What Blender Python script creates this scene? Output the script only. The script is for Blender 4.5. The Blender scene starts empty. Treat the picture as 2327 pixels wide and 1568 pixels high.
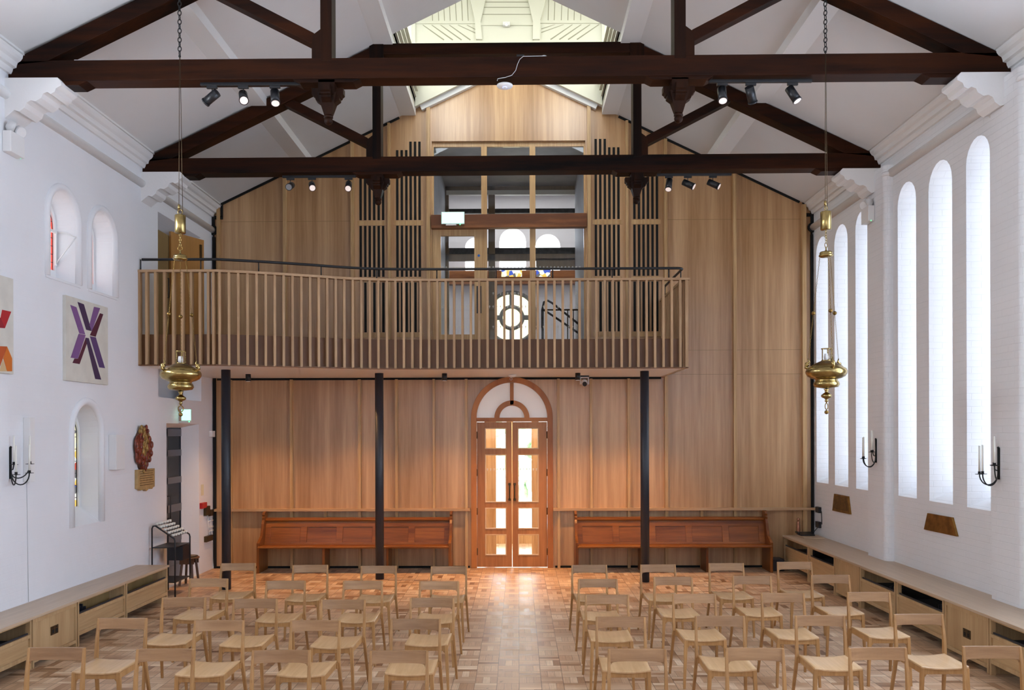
import bpy, bmesh, math, random
from mathutils import Vector, Matrix
from mathutils.geometry import tessellate_polygon
random.seed(7)
S = bpy.context.scene
COL = S.collection
PI = math.pi

# ---------------------------------------------------------------- camera
F = 2021.0; TH = .0072; RO = .003
CAM = Vector((.13, 0, 2.35))
fw = Vector((-math.sin(TH), math.cos(TH), 0)); r0 = Vector((math.cos(TH), math.sin(TH), 0)); u0 = Vector((0, 0, 1))
rt = r0*math.cos(RO) - u0*math.sin(RO); up = r0*math.sin(RO) + u0*math.cos(RO)
cd = bpy.data.cameras.new('camera'); cam = bpy.data.objects.new('camera', cd); COL.objects.link(cam)
cd.sensor_width = 36; cd.lens = F/2327*36; cd.shift_y = (982-784)/2327; cd.clip_end = 200; cd.clip_start = .05
m = Matrix((rt, up, -fw)).transposed().to_4x4(); m.translation = CAM
cam.matrix_world = m
S.camera = cam

# ---------------------------------------------------------------- world, exposure
S.view_settings.view_transform = 'Standard'; S.view_settings.look = 'None'
S.view_settings.exposure = 0.20; S.view_settings.gamma = 1.0
W = bpy.data.worlds.new('world'); S.world = W; W.use_nodes = True
wn = W.node_tree.nodes; wl = W.node_tree.links
bgn = wn['Background']
gr = wn.new('ShaderNodeTexGradient'); cr = wn.new('ShaderNodeValToRGB'); tc = wn.new('ShaderNodeTexCoord'); mp = wn.new('ShaderNodeSeparateXYZ')
wl.new(tc.outputs['Generated'], mp.inputs[0]); wl.new(mp.outputs['Z'], cr.inputs[0]); wl.new(cr.outputs[0], bgn.inputs['Color'])
cr.color_ramp.elements[0].color = (.86, .92, .94, 1); cr.color_ramp.elements[1].color = (.80, .88, 1, 1)
bgn.inputs['Strength'].default_value = 12.0

def area(name, loc, direction, sx, sy, power, color, spread=PI):
    l = bpy.data.lights.new(name, 'AREA'); l.shape = 'RECTANGLE'; l.size = sx; l.size_y = sy
    l.energy = power; l.color = color; l.spread = spread
    o = bpy.data.objects.new(name, l); COL.objects.link(o); o.location = loc
    d = Vector(direction).normalized()
    if abs(d.z) > .95: o.rotation_euler = (0, 0, 0) if d.z < 0 else (PI, 0, 0)
    else:
        # local x along the sill, local y up
        z = -d; x = Vector((0, 0, 1)).cross(z).normalized(); y = z.cross(x)
        o.rotation_euler = Matrix((x, y, z)).transposed().to_euler()
    return o
DAY = (.66, .785, 1.0)
# daylight at the panes of the windows, those seen and those added
LANCETS = [(9.66, 10.17), (10.5, 11.1), (11.45, 12.0), (13.02, 13.5), (13.82, 14.4), (14.7, 15.28),
           (6.3, 6.85), (7.1, 7.65), (7.9, 8.45), (3.0, 3.6), (3.9, 4.5), (4.8, 5.4), (-2.6, -2.0), (-1.4, -.8), (-.2, .4)]  # this row: unseen lancets nearer the camera, added for their light
WALL_L = -5.18; WALL_R = 5.24; D = 15.42
for i, (a, b) in enumerate(LANCETS):
    area('daylight_lancet', (WALL_R+.38, (a+b)/2, 3.45), (-1, 0, 0), b-a-.06, 3.9, 9 if i < 6 else 70, DAY)
ARCHES = [(10.03, 10.67, 4.14, 5.17), (11.01, 11.65, 4.14, 5.17), (10.56, 11.24, 1.23, 2.70),
          (6.9, 7.54, 4.14, 5.17), (7.88, 8.52, 4.14, 5.17), (3.6, 4.24, 4.14, 5.17), (4.58, 5.22, 4.14, 5.17)]  # this row: unseen arches, added for their light
for (a, b, c, d) in ARCHES[3:]:
    area('daylight_added_arch', (WALL_L-.20, (a+b)/2, (c+d)/2), (1, 0, 0), b-a, d-c, 38, (.86, .91, 1.0))
# big west window behind the viewpoint
area('daylight_nave_window', (0, -5.9, 4.3), (0, 1, .30), 7.0, 4.6, 160, (.90, .92, 1.0))
# lantern glazing above the gallery
area('daylight_lantern_left', (-1.62, 13.85, 8.95), (1, .5, -.75), 2.5, .75, 33, (1, .97, .84))
area('daylight_lantern_right', (1.58, 13.85, 8.95), (-1, .5, -.75), 2.5, .75, 33, (1, .97, .84))

# ---------------------------------------------------------------- pixel rays onto real planes (photograph 2327 x 1568)
def ray(px, py):
    return fw + rt*((px-1163.5)/F) + up*((982-py)/F)
def onY(px, py, Y):
    d = ray(px, py); return CAM + d*((Y-CAM.y)/d.y)
def onX(px, py, X):
    d = ray(px, py); return CAM + d*((X-CAM.x)/d.x)
def onZ(px, py, Z):
    d = ray(px, py); return CAM + d*((Z-CAM.z)/d.z)
def bx_(px, py=700): return onY(px, py, D).x
def bz_(py, px=1163): return onY(px, py, D).z

# ---------------------------------------------------------------- mesh builder
class MB:
    def __init__(s): s.v = []; s.f = []; s.sm = []
    def add(s, vs, fs, smooth=False):
        n = len(s.v); s.v += [Vector(p) for p in vs]
        for f in fs: s.f.append([n+i for i in f]); s.sm.append(smooth)
        return s
    def box(s, x0, x1, y0, y1, z0, z1):
        if x0 > x1: x0, x1 = x1, x0
        if y0 > y1: y0, y1 = y1, y0
        if z0 > z1: z0, z1 = z1, z0
        return s.hexa([(x0,y0,z0),(x1,y0,z0),(x1,y1,z0),(x0,y1,z0),(x0,y0,z1),(x1,y0,z1),(x1,y1,z1),(x0,y1,z1)])
    def hexa(s, p):
        return s.add(p, [(0,3,2,1),(4,5,6,7),(0,1,5,4),(1,2,6,5),(2,3,7,6),(3,0,4,7)])
    def bar(s, a, b, w, h, upv=(0,0,1), w2=None, h2=None):
        a = Vector(a); b = Vector(b); d = (b-a).normalized(); u = Vector(upv)
        sd = d.cross(u).normalized(); u = sd.cross(d)
        w2 = w if w2 is None else w2; h2 = h if h2 is None else h2
        p = []
        for c, ww, hh in ((a, w, h), (b, w2, h2)):
            for i, j in ((-1,-1),(1,-1),(1,1),(-1,1)): p.append(c + sd*(i*ww/2) + u*(j*hh/2))
        return s.add(p, [(0,1,2,3),(7,6,5,4),(0,4,5,1),(1,5,6,2),(2,6,7,3),(3,7,4,0)])
    def tube(s, pts, r, n=8, closed=False, caps=True):
        pts = [Vector(p) for p in pts]; m_ = len(pts); rings = []
        rr = r if isinstance(r, (list, tuple)) else [r]*m_
        prev = None
        for i, p in enumerate(pts):
            if closed: t = pts[(i+1) % m_]-pts[i-1]
            else: t = pts[min(i+1, m_-1)]-pts[max(i-1, 0)]
            t.normalize()
            if prev is None:
                a = Vector((0,0,1)) if abs(t.z) < .9 else Vector((1,0,0))
                prev = t.cross(a).normalized()
            x = (prev - t*prev.dot(t)).normalized(); prev = x; y = t.cross(x)
            rings.append([p + (x*math.cos(2*PI*k/n) + y*math.sin(2*PI*k/n))*rr[i] for k in range(n)])
        vs = [q for rg in rings for q in rg]; fs = []
        for i in range(m_ if closed else m_-1):
            a = i*n; b = ((i+1) % m_)*n
            for k in range(n): fs.append((a+k, a+(k+1) % n, b+(k+1) % n, b+k))
        s.add(vs, fs, True)
        if caps and not closed:
            s.add(rings[0], [tuple(reversed(range(n)))]); s.add(rings[-1], [tuple(range(n))])
        return s
    def cyl(s, a, b, r, n=16, r2=None):
        return s.tube([a, b], [r, r if r2 is None else r2], n)
    def lathe(s, prof, c, n=24, cap=True):
        c = Vector(c); vs = []; fs = []
        for r, z in prof:
            for k in range(n): vs.append(c + Vector((r*math.cos(2*PI*k/n), r*math.sin(2*PI*k/n), z)))
        for i in range(len(prof)-1):
            for k in range(n): fs.append((i*n+k, i*n+(k+1) % n, (i+1)*n+(k+1) % n, (i+1)*n+k))
        s.add(vs, fs, True)
        if cap:
            s.add(vs[:n], [tuple(reversed(range(n)))]); s.add(vs[-n:], [tuple(range(n))])
        return s
    def ball(s, c, r, n=12, sc=(1,1,1)):
        c = Vector(c); vs = []; fs = []; h = max(6, n//2+2)
        for i in range(h+1):
            t = PI*i/h
            for k in range(n):
                a = 2*PI*k/n; vs.append(c + Vector((r*sc[0]*math.sin(t)*math.cos(a), r*sc[1]*math.sin(t)*math.sin(a), -r*sc[2]*math.cos(t))))
        for i in range(h):
            for k in range(n): fs.append((i*n+k, i*n+(k+1) % n, (i+1)*n+(k+1) % n, (i+1)*n+k))
        return s.add(vs, fs, True)
    def torus(s, c, R, r, nrm=(0,0,1), n=20, k=8, a0=0, a1=2*PI, sc=1.0):
        c = Vector(c); z = Vector(nrm).normalized(); x = (Vector((0,0,1)) if abs(z.z) < .9 else Vector((1,0,0)))
        y = z.cross(x).normalized(); x = y.cross(z)
        full = abs(a1-a0-2*PI) < 1e-6; q = n if full else n+1
        pts = [c + x*(R*sc*math.cos(a0+(a1-a0)*i/n)) + y*(R*math.sin(a0+(a1-a0)*i/n)) for i in range(q)]
        return s.tube(pts, r, k, closed=full)
    def prism(s, outer, d0, d1, axis, holes=(), holes_far=None):
        """polygon(s) in the plane across `axis`, run from d0 to d1; holes may taper to holes_far"""
        def P(q, d):
            return {'X': (d, q[0], q[1]), 'Y': (q[0], d, q[1]), 'Z': (q[0], q[1], d)}[axis]
        holes = list(holes); hf = holes if holes_far is None else list(holes_far)
        for loops, d in (([outer]+holes, d0), ([outer]+hf, d1)):
            flat = [q for l in loops for q in l]
            tri = tessellate_polygon([[Vector((q[0], q[1], 0)) for q in l] for l in loops])
            s.add([P(q, d) for q in flat], [tuple(t) for t in tri])
        for l0, l1 in zip([outer]+holes, [outer]+hf):
            n = len(l0)
            s.add([P(q, d0) for q in l0]+[P(q, d1) for q in l1], [(i, (i+1) % n, n+(i+1) % n, n+i) for i in range(n)])
        return s
    def build(s, name, mat, parent=None, bevel=0, seg=2, weld=True):
        off = parent['_org'] if parent is not None and '_org' in parent else (0, 0, 0)
        off = Vector(off)
        me = bpy.data.meshes.new(name); bm = bmesh.new()
        vs = [bm.verts.new(p-off) for p in s.v]
        for f, sm in zip(s.f, s.sm):
            try:
                ff = bm.faces.new([vs[i] for i in f]); ff.smooth = sm
            except ValueError: pass
        if weld: bmesh.ops.remove_doubles(bm, verts=bm.verts, dist=1e-5)
        bmesh.ops.recalc_face_normals(bm, faces=bm.faces)
        if bevel:
            es = [e for e in bm.edges if len(e.link_faces) == 2 and e.calc_face_angle(0) > .6]
            bmesh.ops.bevel(bm, geom=es, offset=bevel, segments=seg, profile=.6, affect='EDGES', clamp_overlap=True)
        bm.to_mesh(me); bm.free()
        o = bpy.data.objects.new(name, me); COL.objects.link(o)
        if mat: me.materials.append(mat)
        if parent is not None: o.parent = parent
        o['_org'] = tuple(off)
        return o

def tag(o, label, cat, group=None, kind=None):
    o['label'] = label; o['category'] = cat
    if group: o['group'] = group
    if kind: o['kind'] = kind
    return o
def thing(name, label, cat, loc=(0,0,0), group=None):
    o = bpy.data.objects.new(name, None); COL.objects.link(o); o.location = loc; o['_org'] = tuple(loc)
    o.empty_display_size = .1
    return tag(o, label, cat, group)
def struct(mb, name, mat, bevel=0):
    o = mb.build(name, mat, None, bevel); o['kind'] = 'structure'; return o
def dup(root, loc, rz, label, group=None):
    r = root.copy(); COL.objects.link(r); r.location = loc; r.rotation_euler = (0, 0, rz); r['label'] = label
    if group: r['group'] = group
    for ch in list(root.children):
        c = ch.copy(); COL.objects.link(c); c.parent = r
        for g in list(ch.children):
            d = g.copy(); COL.objects.link(d); d.parent = c
    return r
def arch(y0, y1, z0, z1, n=14):
    """arched opening outline, semicircle on top"""
    r = (y1-y0)/2; c = (y0+y1)/2; zs = z1-r
    return [(y0, z0)] + [(c-r*math.cos(PI*i/n), zs+r*math.sin(PI*i/n)) for i in range(n+1)] + [(y1, z0)]

# ---------------------------------------------------------------- materials
def newmat(name):
    m_ = bpy.data.materials.new(name); m_.use_nodes = True; nt = m_.node_tree
    return m_, nt, nt.nodes['Principled BSDF']
def L(nt, a, b): nt.links.new(a, b)
def plain(name, col, rough=.5, metal=0, bump=0, bscale=40, var=0, emit=None, es=0, coat=0):
    m_, nt, b = newmat(name); b.inputs['Base Color'].default_value = (*col, 1); b.inputs['Roughness'].default_value = rough
    b.inputs['Metallic'].default_value = metal
    if coat: b.inputs['Coat Weight'].default_value = coat
    if emit: b.inputs['Emission Color'].default_value = (*emit, 1); b.inputs['Emission Strength'].default_value = es
    if bump or var:
        t = nt.nodes.new('ShaderNodeTexCoord'); n = nt.nodes.new('ShaderNodeTexNoise'); n.inputs['Scale'].default_value = bscale; n.inputs['Detail'].default_value = 5
        L(nt, t.outputs['Object'], n.inputs['Vector'])
        if bump:
            bp = nt.nodes.new('ShaderNodeBump'); bp.inputs['Strength'].default_value = bump; bp.inputs['Distance'].default_value = .01
            L(nt, n.outputs['Fac'], bp.inputs['Height']); L(nt, bp.outputs[0], b.inputs['Normal'])
        if var:
            r_ = nt.nodes.new('ShaderNodeValToRGB'); r_.color_ramp.elements[0].position = .35; r_.color_ramp.elements[1].position = .65
            r_.color_ramp.elements[0].color = (*[c*(1-var) for c in col], 1); r_.color_ramp.elements[1].color = (*[min(1, c*(1+var)) for c in col], 1)
            L(nt, n.outputs['Fac'], r_.inputs[0]); L(nt, r_.outputs[0], b.inputs['Base Color'])
    return m_
def wood(name, dark, light, axis='Z', grain=28, stretch=.05, rough=.45, figure=.5, rnd=.12, broad=1.3, coat=0, bump=.08, civ=1.5, spec=.5):
    m_, nt, b = newmat(name); N = nt.nodes
    t = N.new('ShaderNodeTexCoord'); oi = N.new('ShaderNodeObjectInfo')
    off = N.new('ShaderNodeVectorMath'); off.operation = 'SCALE'; off.inputs[0].default_value = (17, 23, 31); L(nt, oi.outputs['Random'], off.inputs['Scale'])
    ad = N.new('ShaderNodeVectorMath'); L(nt, t.outputs['Object'], ad.inputs[0]); L(nt, off.outputs[0], ad.inputs[1])
    mp_ = N.new('ShaderNodeMapping'); sc = [1, 1, 1]; sc['XYZ'.index(axis)] = stretch; mp_.inputs['Scale'].default_value = sc
    L(nt, ad.outputs[0], mp_.inputs['Vector'])
    n1 = N.new('ShaderNodeTexNoise'); n1.inputs['Scale'].default_value = grain; n1.inputs['Detail'].default_value = 6; n1.inputs['Roughness'].default_value = .65
    n2 = N.new('ShaderNodeTexNoise'); n2.inputs['Scale'].default_value = grain*broad/10; n2.inputs['Detail'].default_value = 2; n2.inputs['Distortion'].default_value = .8
    L(nt, mp_.outputs[0], n1.inputs['Vector']); L(nt, mp_.outputs[0], n2.inputs['Vector'])
    mx = N.new('ShaderNodeMix'); mx.inputs[0].default_value = figure; L(nt, n1.outputs['Fac'], mx.inputs[2]); L(nt, n2.outputs['Fac'], mx.inputs[3])
    r_ = N.new('ShaderNodeValToRGB'); r_.color_ramp.elements[0].position = .36; r_.color_ramp.elements[1].position = .64
    r_.color_ramp.elements[0].color = (*dark, 1); r_.color_ramp.elements[1].color = (*light, 1)
    L(nt, mx.outputs[0], r_.inputs[0])
    hs = N.new('ShaderNodeHueSaturation'); mr = N.new('ShaderNodeMapRange'); mr.inputs['To Min'].default_value = 1-rnd; mr.inputs['To Max'].default_value = 1+rnd
    L(nt, oi.outputs['Random'], mr.inputs[0]); L(nt, mr.outputs[0], hs.inputs['Value']); L(nt, r_.outputs[0], hs.inputs['Color'])
    L(nt, hs.outputs[0], b.inputs['Base Color']); b.inputs['Roughness'].default_value = rough; b.inputs['Specular IOR Level'].default_value = spec
    if coat: b.inputs['Coat Weight'].default_value = coat; b.inputs['Coat Roughness'].default_value = .3; b.inputs['Coat IOR'].default_value = civ
    if bump:
        bp = N.new('ShaderNodeBump'); bp.inputs['Strength'].default_value = bump; bp.inputs['Distance'].default_value = .004
        L(nt, n1.outputs['Fac'], bp.inputs['Height']); L(nt, bp.outputs[0], b.inputs['Normal'])
    return m_
def glass(name, tint=(1,1,1), gloss=.06, rough=.02):
    m_, nt, b = newmat(name); N = nt.nodes; N.remove(b)
    tr = N.new('ShaderNodeBsdfTransparent'); tr.inputs[0].default_value = (*tint, 1); gl = N.new('ShaderNodeBsdfGlossy'); gl.inputs['Roughness'].default_value = rough
    fr = N.new('ShaderNodeFresnel'); fr.inputs[0].default_value = 1.35; mx = N.new('ShaderNodeMixShader')
    L(nt, fr.outputs[0], mx.inputs[0]); L(nt, tr.outputs[0], mx.inputs[1]); L(nt, gl.outputs[0], mx.inputs[2]); L(nt, mx.outputs[0], N['Material Output'].inputs[0])
    return m_
def plaster(name, col, brick=0, axis='X', rough=.7):
    """painted brick / plaster with shallow relief"""
    m_, nt, b = newmat(name); N = nt.nodes; b.inputs['Roughness'].default_value = rough
    t = N.new('ShaderNodeTexCoord'); n1 = N.new('ShaderNodeTexNoise'); n1.inputs['Scale'].default_value = 6; n1.inputs['Detail'].default_value = 8
    L(nt, t.outputs['Object'], n1.inputs['Vector'])
    n2 = N.new('ShaderNodeTexNoise'); n2.inputs['Scale'].default_value = 1.1; n2.inputs['Detail'].default_value = 4; L(nt, t.outputs['Object'], n2.inputs['Vector'])
    r_ = N.new('ShaderNodeValToRGB'); r_.color_ramp.elements[0].position = .3; r_.color_ramp.elements[1].position = .7
    r_.color_ramp.elements[0].color = (*[c*.95 for c in col], 1); r_.color_ramp.elements[1].color = (*col, 1)
    L(nt, n2.outputs['Fac'], r_.inputs[0]); L(nt, r_.outputs[0], b.inputs['Base Color'])
    h = n1.outputs['Fac']; b1 = N.new('ShaderNodeBump'); b1.inputs['Strength'].default_value = .25; b1.inputs['Distance'].default_value = .012
    L(nt, h, b1.inputs['Height'])
    if brick:
        sp = N.new('ShaderNodeSeparateXYZ'); cb = N.new('ShaderNodeCombineXYZ'); L(nt, t.outputs['Object'], sp.inputs[0])
        geo = N.new('ShaderNodeNewGeometry'); sn = N.new('ShaderNodeSeparateXYZ'); L(nt, geo.outputs['Normal'], sn.inputs[0])
        ab = N.new('ShaderNodeMath'); ab.operation = 'ABSOLUTE'; L(nt, sn.outputs['X'], ab.inputs[0])
        gt = N.new('ShaderNodeMath'); gt.operation = 'GREATER_THAN'; gt.inputs[1].default_value = .6; L(nt, ab.outputs[0], gt.inputs[0])
        mx = N.new('ShaderNodeMix'); L(nt, gt.outputs[0], mx.inputs[0]); L(nt, sp.outputs['X'], mx.inputs[2]); L(nt, sp.outputs['Y'], mx.inputs[3])
        L(nt, mx.outputs[0], cb.inputs[0]); L(nt, sp.outputs['Z'], cb.inputs[1])
        bt = N.new('ShaderNodeTexBrick'); bt.inputs['Scale'].default_value = 1; bt.inputs['Brick Width'].default_value = .225; bt.inputs['Row Height'].default_value = .075
        bt.inputs['Mortar Size'].default_value = .005; bt.inputs['Mortar Smooth'].default_value = .6; bt.inputs['Color1'].default_value = (1,1,1,1); bt.inputs['Color2'].default_value = (.8,.8,.8,1); bt.inputs['Mortar'].default_value = (0,0,0,1)
        L(nt, cb.outputs[0], bt.inputs['Vector'])
        b2 = N.new('ShaderNodeBump'); b2.inputs['Strength'].default_value = brick; b2.inputs['Distance'].default_value = .006
        L(nt, bt.outputs['Color'], b2.inputs['Height']); L(nt, b1.outputs[0], b2.inputs['Normal']); L(nt, b2.outputs[0], b.inputs['Normal'])
    else: L(nt, b1.outputs[0], b.inputs['Normal'])
    return m_
def parquet():
    """fingers of pine laid basket-weave, three to a square"""
    m_, nt, b = newmat('parquet'); N = nt.nodes; ms = .2075
    def M(op, a, c=None, d=None):
        n = N.new('ShaderNodeMath'); n.operation = op
        for i, q in enumerate((a, c, d)):
            if q is None: continue
            if isinstance(q, (int, float)): n.inputs[i].default_value = q
            else: L(nt, q, n.inputs[i])
        return n.outputs[0]
    t = N.new('ShaderNodeTexCoord'); sp = N.new('ShaderNodeSeparateXYZ'); L(nt, t.outputs['Object'], sp.inputs[0])
    nz = N.new('ShaderNodeTexNoise'); nz.inputs['Scale'].default_value = 2.3; L(nt, t.outputs['Object'], nz.inputs['Vector'])
    wob = M('MULTIPLY', M('SUBTRACT', nz.outputs['Fac'], .5), .05)
    X = M('ADD', M('DIVIDE', M('SUBTRACT', sp.outputs['X'], .13), ms), wob); Y = M('ADD', M('DIVIDE', M('SUBTRACT', sp.outputs['Y'], .0255), ms), wob)
    cx = M('FLOOR', X); cy = M('FLOOR', Y); fu = M('SUBTRACT', X, cx); fv = M('SUBTRACT', Y, cy)
    par = M('FLOORED_MODULO', M('ADD', cx, cy), 2)       # 0: fingers run along Y
    a = M('ADD', M('MULTIPLY', fu, M('SUBTRACT', 1, par)), M('MULTIPLY', fv, par))
    c3 = M('MULTIPLY', a, 3); ci = M('FLOOR', c3); cf = M('SUBTRACT', c3, ci)
    cb = N.new('ShaderNodeCombineXYZ'); L(nt, cx, cb.inputs[0]); L(nt, cy, cb.inputs[1]); L(nt, ci, cb.inputs[2])
    wn_ = N.new('ShaderNodeTexWhiteNoise'); L(nt, cb.outputs[0], wn_.inputs['Vector'])
    r_ = N.new('ShaderNodeValToRGB'); e = r_.color_ramp.elements; e[0].color = (.27, .135, .065, 1); e[1].color = (.80, .60, .40, 1)
    for p, c in ((.12, (.47, .27, .145, 1)), (.5, (.61, .395, .24, 1)), (.85, (.67, .46, .29, 1))):
        q = e.new(p); q.color = c
    L(nt, wn_.outputs['Value'], r_.inputs[0])
    # grain along each finger
    g1 = N.new('ShaderNodeTexNoise'); mp1 = N.new('ShaderNodeMapping'); mp1.inputs['Scale'].default_value = (90, 6, 1); L(nt, t.outputs['Object'], mp1.inputs[0]); L(nt, mp1.outputs[0], g1.inputs['Vector']); g1.inputs['Scale'].default_value = 1
    g2 = N.new('ShaderNodeTexNoise'); mp2 = N.new('ShaderNodeMapping'); mp2.inputs['Scale'].default_value = (6, 90, 1); L(nt, t.outputs['Object'], mp2.inputs[0]); L(nt, mp2.outputs[0], g2.inputs['Vector']); g2.inputs['Scale'].default_value = 1
    g = M('ADD', M('MULTIPLY', g1.outputs['Fac'], M('SUBTRACT', 1, par)), M('MULTIPLY', g2.outputs['Fac'], par))
    gv = M('ADD', .72, M('MULTIPLY', g, .5))
    # gaps
    def edge(v, w): return M('LESS_THAN', M('MINIMUM', v, M('SUBTRACT', 1, v)), w)
    gap = M('MAXIMUM', M('MAXIMUM', edge(fu, .014), edge(fv, .014)), M('MULTIPLY', edge(cf, .024), .8))
    br = N.new('ShaderNodeTexNoise'); br.inputs['Scale'].default_value = 1.7; br.inputs['Detail'].default_value = 6; L(nt, t.outputs['Object'], br.inputs['Vector'])
    gs = M('MULTIPLY', gap, M('MULTIPLY_ADD', br.outputs['Fac'], 1.1, .05))
    kn = N.new('ShaderNodeTexNoise'); kn.inputs['Scale'].default_value = 9; kn.inputs['Detail'].default_value = 3; L(nt, t.outputs['Object'], kn.inputs['Vector'])
    knot = M('MULTIPLY', M('GREATER_THAN', kn.outputs['Fac'], .70), .35)
    val = M('MULTIPLY', gv, M('SUBTRACT', 1, M('MAXIMUM', gs, knot)))
    mr = M('ADD', .82, M('MULTIPLY', br.outputs['Fac'], .36))
    val = M('MULTIPLY', val, mr)
    vm = N.new('ShaderNodeVectorMath'); vm.operation = 'SCALE'; L(nt, r_.outputs[0], vm.inputs[0]); L(nt, val, vm.inputs['Scale'])
    L(nt, vm.outputs[0], b.inputs['Base Color'])
    L(nt, M('ADD', .34, M('MULTIPLY', wn_.outputs['Value'], .14)), b.inputs['Roughness'])
    bp = N.new('ShaderNodeBump'); bp.inputs['Strength'].default_value = .25; bp.inputs['Distance'].default_value = .003
    L(nt, M('SUBTRACT', M('MULTIPLY', wn_.outputs['Value'], .4), gap), bp.inputs['Height']); L(nt, bp.outputs[0], b.inputs['Normal'])
    return m_

MT = {}
MT['parquet'] = parquet()
MT['white'] = plaster('white_painted_brick', (.80, .80, .815), .5)
MT['white_left'] = plaster('white_painted_render', (.80, .80, .82), .12)
MT['ceil'] = plaster('ceiling_plaster', (.74, .735, .73), 0)
MT['stone'] = plain('white_painted_stone', (.80, .79, .78), .6, bump=.15, bscale=30)
MT['white_wood'] = plain('white_painted_timber', (.80, .80, .79), .45)
MT['cream'] = plain('cream_painted_board', (.66, .65, .54), .5)
MT['dark'] = wood('dark_stained_pine', (.0025, .0012, .001), (.042, .0105, .0022), 'X', 14, .08, .5, .55, .1, bump=.3, spec=.12)
MT['darkY'] = wood('dark_stained_pine_end', (.0025, .0012, .001), (.026, .0075, .002), 'Z', 14, .08, .5, .55, .1, bump=.3, spec=.12)
MT['orange_beam'] = wood('old_orange_pine', (.13, .04, .009), (.46, .17, .045), 'X', 9, .12, .4, .6, .05)
MT['oak_panel'] = wood('oak_veneer', (.35, .175, .062), (.64, .395, .20), 'Z', 22, .035, .32, .55, .04, coat=.45, civ=1.7)
MT['oak_trim'] = wood('oak_fin', (.42, .235, .09), (.62, .41, .20), 'Z', 40, .04, .36, .3, .06)
MT['oak_railX'] = wood('oak_rail', (.40, .235, .115), (.56, .36, .20), 'X', 40, .05, .45, .3, .06)
MT['oak_baluster'] = wood('pine_baluster', (.38, .215, .10), (.53, .34, .18), 'Z', 40, .05, .5, .3, .12)
MT['kick'] = wood('brown_kick_panel', (.13, .05, .015), (.20, .085, .028), 'Z', 20, .06, .45, .4, .04)
MT['chair'] = wood('oak_chair', (.32, .155, .05), (.46, .25, .095), 'Z', 40, .08, .36, .35, .07)
MT['chairX'] = wood('oak_chair_back', (.25, .125, .05), (.40, .225, .105), 'X', 30, .06, .34, .5, .14, coat=.15)  # darker than the seat: shade on the upright back put into its colour
MT['seat'] = wood('oak_chair_seat', (.46, .27, .12), (.60, .385, .20), 'Y', 30, .06, .34, .4, .05, coat=.15)
MT['bench'] = wood('bench_oak_top', (.46, .33, .22), (.60, .45, .31), 'Y', 26, .05, .35, .5, .03)
MT['bench_front'] = wood('bench_oak_front', (.42, .265, .125), (.56, .38, .20), 'Z', 40, .05, .42, .45, .05)
MT['bench_frontY'] = wood('bench_oak_rail', (.42, .265, .125), (.56, .38, .20), 'Y', 30, .05, .42, .45, .05)
MT['pew'] = wood('varnished_pitch_pine', (.12, .030, .004), (.32, .105, .018), 'X', 24, .06, .33, .5, .03, spec=.35)
MT['pewZ'] = wood('varnished_pitch_pine_end', (.10, .026, .003), (.27, .085, .014), 'Z', 24, .06, .33, .5, .03, spec=.35)
MT['door'] = wood('reddish_oak_door', (.30, .105, .025), (.48, .20, .06), 'Z', 24, .06, .36, .5, .03)
MT['doorX'] = wood('reddish_oak_rail', (.30, .105, .025), (.48, .20, .06), 'X', 24, .06, .36, .5, .03)
MT['arch'] = wood('knotty_pine_arch', (.28, .085, .015), (.48, .18, .04), 'Z', 8, .2, .4, .6, .03)
MT['bead'] = wood('pale_glazing_bead', (.58, .38, .20), (.70, .49, .29), 'Z', 30, .06, .45, .4, .03)
MT['gdoor'] = wood('orange_oak_door', (.34, .15, .035), (.48, .23, .06), 'Z', 22, .05, .4, .5, .03)
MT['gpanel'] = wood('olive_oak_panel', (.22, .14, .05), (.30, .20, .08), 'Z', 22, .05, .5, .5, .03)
MT['black'] = plain('black_powder_coat', (.012, .013, .016), .38)
MT['steel'] = plain('blue_black_steel', (.018, .022, .032), .42)
MT['slot'] = plain('dark_slot', (.006, .006, .006), .9)
MT['iron'] = plain('wrought_iron', (.012, .013, .014), .5, .3)
MT['brass'] = plain('polished_brass', (.36, .26, .10), .22, 1, var=.25, bscale=9)
MT['brass_old'] = plain('dull_brass', (.20, .12, .035), .38, 1, var=.35, bscale=14)
MT['plaque'] = plain('engraved_brass_plate', (.26, .14, .035), .42, .8, var=.3, bscale=10)
MT['bronze'] = plain('bronze_pull', (.09, .06, .03), .4, .8)
MT['candle'] = plain('candle_wax', (.82, .80, .72), .5)
MT['plastic'] = plain('white_plastic', (.78, .77, .76), .4)
MT['plastic_grey'] = plain('pale_grey_plastic', (.60, .60, .60), .45)
MT['greydoor'] = plain('grey_blue_painted_door', (.105, .115, .14), .45)
MT['glass'] = glass('clear_glass')
MT['glass_grey'] = glass('dim_glass', (.80, .84, .86))
MT['frost'] = plain('frosted_glass', (.80, .77, .74), .5, emit=(1, .93, .86), es=.12)
MT['exit'] = plain('exit_sign_face', (.5, .9, .75), .4, emit=(.36, 1, .72), es=1.5)
MT['led'] = plain('green_led', (.1, .9, .3), .4, emit=(.1, 1, .3), es=3)
MT['lens'] = plain('lamp_lens', (.8, .7, .65), .25, emit=(1, .82, .75), es=.4)
MT['lens_off'] = plain('lamp_lens_dark', (.25, .25, .26), .15)
MT['canvas'] = plain('cream_canvas', (.62, .59, .52), .7, var=.05, bscale=6)
MT['red'] = plain('red_plastic', (.50, .02, .02), .4)
MT['window_pane'] = plain('bright_leaded_pane', (.8, .84, .86), .3, emit=(.93, .97, 1), es=.9)
MT['left_pane'] = plain('bright_quarry_pane', (.8, .84, .86), .3, emit=(.95, .98, 1), es=1.7)
MT['glow_pane'] = plain('bright_pane', (.8, .84, .86), .3, emit=(.95, .98, 1), es=5)
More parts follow.
